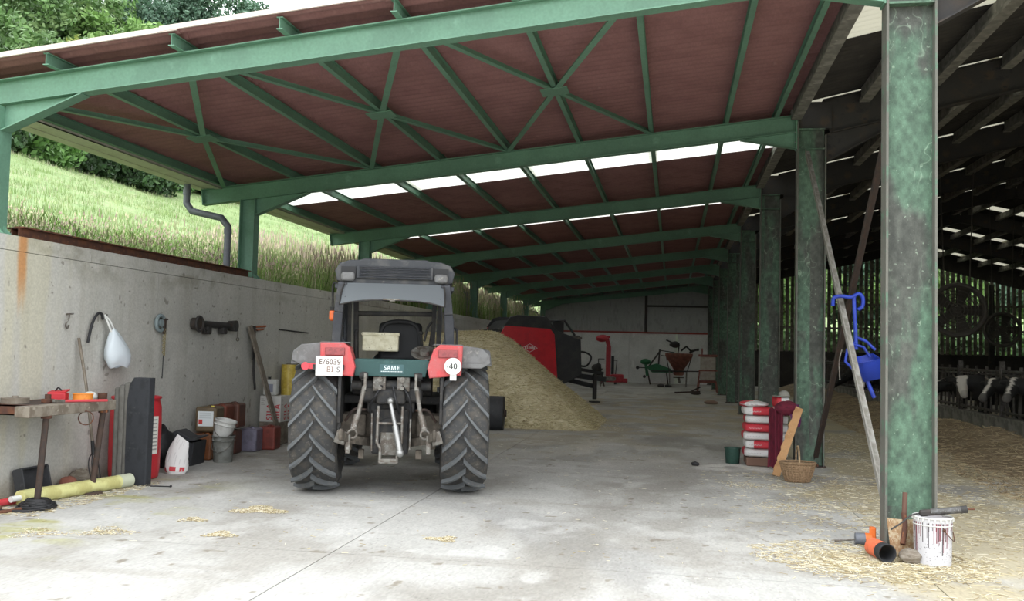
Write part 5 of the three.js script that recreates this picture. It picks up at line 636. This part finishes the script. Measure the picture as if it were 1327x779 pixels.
{ // hopper spreader, green mower
  const t = thing('hopper_spreader', 'rusty brown hopper spreader on legs before the back wall', 'spreader', [.3, 0, -46.5]); const m = mottled([140, 88, 72], [118, 74, 62], [156, 112, 96], .5, .5, .3, 721, .8);
  P(t, 'hopper', [lathe([[.24, .78], [.36, .85], [.86, 1.42], [.92, 1.5], [.92, 1.62], [.9, 1.62], [.88, 1.5], [.34, .87]], null, [0, .785, 0], 4), lathe([[.2, .55], [.26, .62], [.26, .8], [.2, .8]], null, null, 20)], m); for (const [x, z] of [[-.42, .3], [.36, .3], [-.42, -.3], [.36, -.3]]) P(t, 'leg', bar([x, 0, z], [x * 1.05, .75, z], .06, .06), M.steelWorn); P(t, 'strut', poly([[-.45, .75, .35], [-.6, 1.45, .45]], .025, 6), M.darkSteel); P(t, 'strut', poly([[.4, .75, .35], [.6, 1.45, .45]], .025, 6), M.darkSteel); P(t, 'frame', [b6(-.45, .4, .72, .78, .27, .33), b6(-.45, .4, .72, .78, -.33, -.27), rod([-1.3, .74, .3], [1.4, .78, .3], .03, 8)], M.darkSteel); P(t, 'disc', cyl(.26, .26, .04, [0, .45, 0]), M.rustDark); P(t, 'spout', rod([0, .45, .1], [.05, .2, .15], .06), M.steelWorn);
  const g = thing('green_mower', 'small green machine with lifted bars against the back wall', 'mower', [-.9, 0, -48.6]); const gm = mottled([38, 104, 66], [34, 88, 58], [70, 120, 90], .4, .45, .3, 723, .6); P(g, 'deck', [extr([[-.4, .9], [.1, 1.05], [.8, .8], [.9, .65], [-.1, .65]], .5, .03, [0, 0, -.25])], gm); P(g, 'drum', [sph(.22, [-.45, 1.15, .1], [1.2, .7, 1]), bar([-.45, 1.1, .1], [-.35, .45, .1], .14, .14)], gm); P(g, 'arm', [bar([-.3, .9, .1], [.3, 1.75, .1], .08, .08), bar([.2, 1.0, .0], [.25, 1.8, .0], .08, .08), bar([.25, 1.75, .05], [1.0, 1.65, .05], .05, .05), bar([.3, 1.5, .05], [1.0, 1.4, .05], .04, .04)], M.darkSteel); P(g, 'claw', [sph(.09, [-.85, .85, .1]), sph(.08, [-.5, .4, .1]), bar([-.85, .85, .1], [-.4, .85, .1], .05, .05)], M.darkSteel); P(g, 'prop', bar([-.2, 0, .1], [-.35, .7, .1], .07, .07), M.rustDark); P(g, 'prop', bar([.7, 0, .1], [.6, .7, .1], .07, .07), M.rustDark);
  one('chainsaw_parts', 'tangle of dark metal parts heaped on the hopper', 'scrap', [put(crumple(.24, .15, .16, 725), [-.2, .4, 0]), poly([[-.62, .62, 0], [-.35, .5, 0], [-.1, .42, 0]], .035, 6), poly([[.1, .1, 0], [.35, .32, 0], [.55, .12, 0], [.95, .16, 0]], .04, 6), poly([[.5, .02, 0], [.75, .14, 0], [.95, .2, 0]], .05, 6), rod([-.05, -.02, 0], [0, .35, 0], .03)], M.darkSteel, [.3, 1.64, -46.5]);
  one('small_scrap', 'two dark lumps lying on the floor before the spreader', 'scrap', [put(crumple(.16, .08, .12, 727), [-.18, .06, 0]), put(crumple(.15, .07, .12, 729), [.16, .06, 0])], M.darkSteel, [-.35, 0, -45.6]);
}
{ // tank in rusty cradle by the last columns
  const t = thing('cradle_tank', 'pale plastic tank in a rusty pink frame beside the columns', 'tank', [1.42, 0, -40.6]); P(t, 'vessel', put(boxUV(new RoundedBoxGeometry(.62, 1.0, .8, 4, .06)), [.05, 1.02, 0]), mottled([176, 168, 156], [160, 150, 138], [186, 180, 170], .5, .45, .3, 737, .6)); const fm = mottled([150, 96, 86], [124, 74, 66], [166, 120, 110], .4, .5, .3, 731, .8);
  P(t, 'frame', [b6(-.32, .4, .42, .5, .38, .46), b6(-.32, .4, .42, .5, -.46, -.38), b6(-.34, .42, .9, .96, .41, .45), b6(-.34, .42, 1.5, 1.6, -.4, .45, .02)], fm); for (const [x, z] of [[-.3, .42], [.36, .42], [-.3, -.42], [.36, -.42]]) P(t, 'leg', bar([x * 1.25, 0, z], [x, .5, z], .06, .06), fm); P(t, 'pipe', [rod([-.2, 1.55, .2], [-.2, 1.85, .2], .03), rod([-.4, .1, .6], [-.3, .9, .45], .03)], fm);
  one('floor_scrap', 'rusty rods and scrap lying before the cradle tank', 'scrap', [rod([-.9, .05, 0], [.1, .12, .1], .035), rod([-.3, .1, .1], [.1, .3, .0], .03), put(crumple(.2, .06, .12, 733), [-.1, .06, .3])], M.rustDark, [1.0, 0, -38.4]);
  one('pale_lump', 'small pale lump on the floor near the columns', 'stone', put(crumple(.22, .07, .14, 735), [0, .05, 0]), mat('#8f7868', .9), [1.25, 0, -31.5]);
  one('dark_clod', 'single dark clod lying on the open floor', 'clod', put(crumple(.06, .035, .05, 737), [0, .025, 0]), M.black, [.35, 0, -14.1]);
}
// ================================================================ COW BARN CONTENTS
{ // feed fence
  const t = thing('feed_fence', 'galvanised feed fence with head gates along the cow stalls', 'feed fence', [7.05, 0, -13]); const gz = mottled([96, 92, 88], [74, 70, 66], [118, 114, 110], .4, .5, .3, 741, .5, { metalness: .3 }), L = 34;
  P(t, 'kerb', b6(-.08, .1, 0, .42, -L, 0, .01), M.concretePurlin); P(t, 'rail', rod([0, 1.4, 0], [0, 1.4, -L], .03), gz); P(t, 'rail', rod([0, 1.32, 0], [0, 1.32, -L], .022), gz); P(t, 'rail', rod([0, .52, 0], [0, .52, -L], .03), gz);
  for (let k = 0; k <= L / .36; k++) { const z = -k * .36; P(t, 'bar', k % 2 ? rod([0, .45, z], [0, 1.42, z], .024, 6) : bar([0, .45, z - .04], [0, 1.5, z + .08], .02, .06), gz); }
  for (let k = 0; k <= 11; k++) P(t, 'post', b6(-.05, .05, .42, 1.62, -k * 3 - .05, -k * 3 + .05), gz);
}
function fan(label, pos, r, ry) {
  const t = thing('barn_fan', label, 'fan', pos, ry, 'barn fans'); const m = mat('#4a4541', .7); P(t, 'ring', [lathe([[r, -.16], [r * 1.02, -.16], [r * 1.02, .16], [r, .16], [r, -.16]], null, [Math.PI / 2, 0, 0], 40), torus(r * .97, .06, [0, 0, .16])], m); for (let k = 1; k < 8; k++) P(t, 'grille_ring', torus(r * k / 8, .012, [0, 0, .15]), m); for (let k = 0; k < 8; k++) P(t, 'grille_spoke', rod([0, 0, .15], [r * Math.cos(k * .785), r * Math.sin(k * .785), .15], .009, 6), m);
  for (let k = 0; k < 5; k++) P(t, 'blade', put(shell(3, 6, (u, v) => [mix(.1, r * .92, v), (u - .5) * .3 * (.6 + .4 * v), (u - .5) * .13], .008), null, [0, 0, k * 1.2566]), m); P(t, 'motor', cyl(.12, .12, .24, [0, 0, 0], [Math.PI / 2, 0, 0]), m); P(t, 'strut', bar([0, -r, -.1], [0, r, -.1], .05, .04), m); for (const s of [-1, 1]) { const x = s * .4, wx = pos[0] + x * Math.cos(ry); P(t, 'hanger', rod([s * .3, r * .95, 0], [x, barnRoof(wx) - .005 - pos[1], 0], .014, 6), m); }
}
fan('large round barn fan hanging over the feed fence', [7.3, 2.92, -26.2], .68, -.2); fan('smaller looking barn fan further back beside the gable', [11.7, 2.75, -36.5], .6, -.25);
one('red_feeder_box', 'small dull red box on the low gable wall', 'box', put(boxUV(new RoundedBoxGeometry(.42, .4, .3, 2, .04)), [0, .2, 0]), mat('#8a2c30', .7), [12.3, 1.91, -50.38]);
{ // cows: one continuous body each, coloured by a patch field
  function cow(label, pos, ry, headTurn, headDrop, coat, s0) {
    const c = Math.cos(headTurn), s = Math.sin(headTurn), hd = (f, y, l) => [-.98 - f * c + l * s, y, f * s + l * c];   // head frame at the end of the neck
    const hy = 1.12 - headDrop; const J = [];
    const cap = (a, b, ra, rb) => J.push([a, b, ra, rb]);
    cap([.95, 1.08, 0], [.1, 1.02, 0], .3, .34); cap([.1, 1.02, 0], [-.45, 1.02, 0], .34, .3); cap([.3, .92, 0], [-.3, .88, 0], .32, .28); cap([.95, 1.22, 0], [-.5, 1.2, 0], .16, .15);
    cap([-.5, 1.08, 0], [-.98, hy + .04, 0], .24, .15); cap([-.55, .85, 0], [-.5, 1.05, 0], .2, .26);
    cap(hd(0, hy + .02, 0), hd(.2, hy - .1, 0), .125, .105); cap(hd(.2, hy - .1, 0), hd(.42, hy - .24, 0), .095, .085);
    for (const k of [-1, 1]) { cap(hd(-.02, hy + .08, k * .09), hd(-.05, hy + .07, k * .27), .035, .045); cap([-.5, .75, k * .17], [-.48, .42, k * .16], .11, .065); cap([-.48, .42, k * .16], [-.48, .05, k * .16], .055, .05); cap([.95, .95, k * .18], [.82, .62, k * .2], .19, .1); cap([.82, .62, k * .2], [.98, .42, k * .18], .08, .055); cap([.98, .42, k * .18], [.94, .05, k * .18], .05, .05); }
    cap([1.22, 1.25, 0], [1.3, .6, 0], .04, .03); cap([.6, .68, 0], [.45, .66, 0], .14, .13);
    const N = 76, ctr = [-.12, .8, 0], half = 1.62, mc = new MarchingCubes(N, M.black, false, false, 60000); mc.isolation = 0; mc.field.fill(-1); const st = 2 * half / N;
    for (let z = 0; z < N; z++) for (let y = 0; y < N; y++) for (let x = 0; x < N; x++) {
      const px = ctr[0] + (x / (N / 2) - 1) * half, py = ctr[1] + (y / (N / 2) - 1) * half, pz = ctr[2] + (z / (N / 2) - 1) * half; if (py < -.05 || py > 1.6 || Math.abs(pz) > .75) continue; let d = 9;
      for (const [a, b, ra, rb] of J) { const ax = b[0] - a[0], ay = b[1] - a[1], az = b[2] - a[2], q = cl(((px - a[0]) * ax + (py - a[1]) * ay + (pz - a[2]) * az) / (ax * ax + ay * ay + az * az)); const e = Math.hypot(px - a[0] - ax * q, py - a[1] - ay * q, pz - a[2] - az * q) - mix(ra, rb, q), k = .05, h = cl(.5 + .5 * (e - d) / k); d = mix(e, d, h) - k * h * (1 - h); }
      mc.field[x + y * N + z * N * N] = -d;
    }
    mc.update(); const n = mc.count, P3 = new Float32Array(n * 3), N3 = new Float32Array(n * 3), C3 = new Float32Array(n * 3), hx = hd(.2, hy - .1, 0);
    for (let i = 0; i < n; i++) {
      const x = ctr[0] + mc.positionArray[3 * i] * half, y = ctr[1] + mc.positionArray[3 * i + 1] * half, z = ctr[2] + mc.positionArray[3 * i + 2] * half; P3.set([x, y, z], 3 * i); N3.set([mc.normalArray[3 * i], mc.normalArray[3 * i + 1], mc.normalArray[3 * i + 2]], 3 * i);
      const f = (-(x + .98)) * c + z * s, l = (x + .98) * s + z * c; let w = fbm(x * 1.6 + s0, y * 1.6 + z, 3, 750 + s0) > .66 ? 1 : 0; if (y < .4) w = 1; if (x < -.6 && f > -.3) w = 0;
      if (f > -.08 && coat) { const up = mc.normalArray[3 * i + 1] * .6 + (-mc.normalArray[3 * i] * c + mc.normalArray[3 * i + 2] * s) * .8; if (Math.abs(l) < (coat === 2 ? .11 : .035) && up > -.1) w = 1; } if (f > .4) w = .35 * (coat === 2 ? 2 : .5);
      C3.set(w ? [.62 * w, .58 * w, .54 * w] : [.012, .011, .011], 3 * i);
    }
    const g = new THREE.BufferGeometry(); g.setAttribute('position', new THREE.BufferAttribute(P3, 3)); g.setAttribute('normal', new THREE.BufferAttribute(N3, 3)); g.setAttribute('color', new THREE.BufferAttribute(C3, 3));
    const t = thing('cow', label, 'cow', pos, ry, 'cows at the feed fence'); P(t, 'body', g, new THREE.MeshStandardMaterial({ vertexColors: true, roughness: .75, side: THREE.DoubleSide }));
    for (const k of [-1, 1]) P(t, 'eye', sph(.018, hd(.12, hy + .02, k * .1)), M.black);
    for (const k of [-1, 1]) P(t, 'horn', tube([hd(-.05, hy + .12, k * .07), hd(-.04, hy + .17, k * .14), hd(.0, hy + .2, k * .17)], .016, 10, 6), M.greyWood);
  }
  cow('black cow with broad white face looking out of the feed fence', [7.62, 0, -23.5], 0, 1.45, .04, 2, 3);
  cow('black cow with thin white stripe reaching into the hay', [7.75, 0, -25.7], 0, .35, .2, 1, 11);
  cow('black and white cow beside the white faced cow, toward the yard', [7.75, 0, -21.7], 0, .8, .05, 1, 23);
  cow('black cow with narrow blaze at the end of the fence toward the yard', [7.75, 0, -20.4], 0, .9, .0, 1, 31);
  cow('black cow eating hay far along the feed fence', [7.7, 0, -34.6], 0, .2, .42, 1, 43);
  cow('black cow with lowered head furthest along the fence', [7.7, 0, -39.4], 0, .3, .42, 0, 53);
}
scene.traverse((o) => { if (o.isMesh) { o.castShadow = true; o.receiveShadow = true; } });
renderer.render(scene, camera);
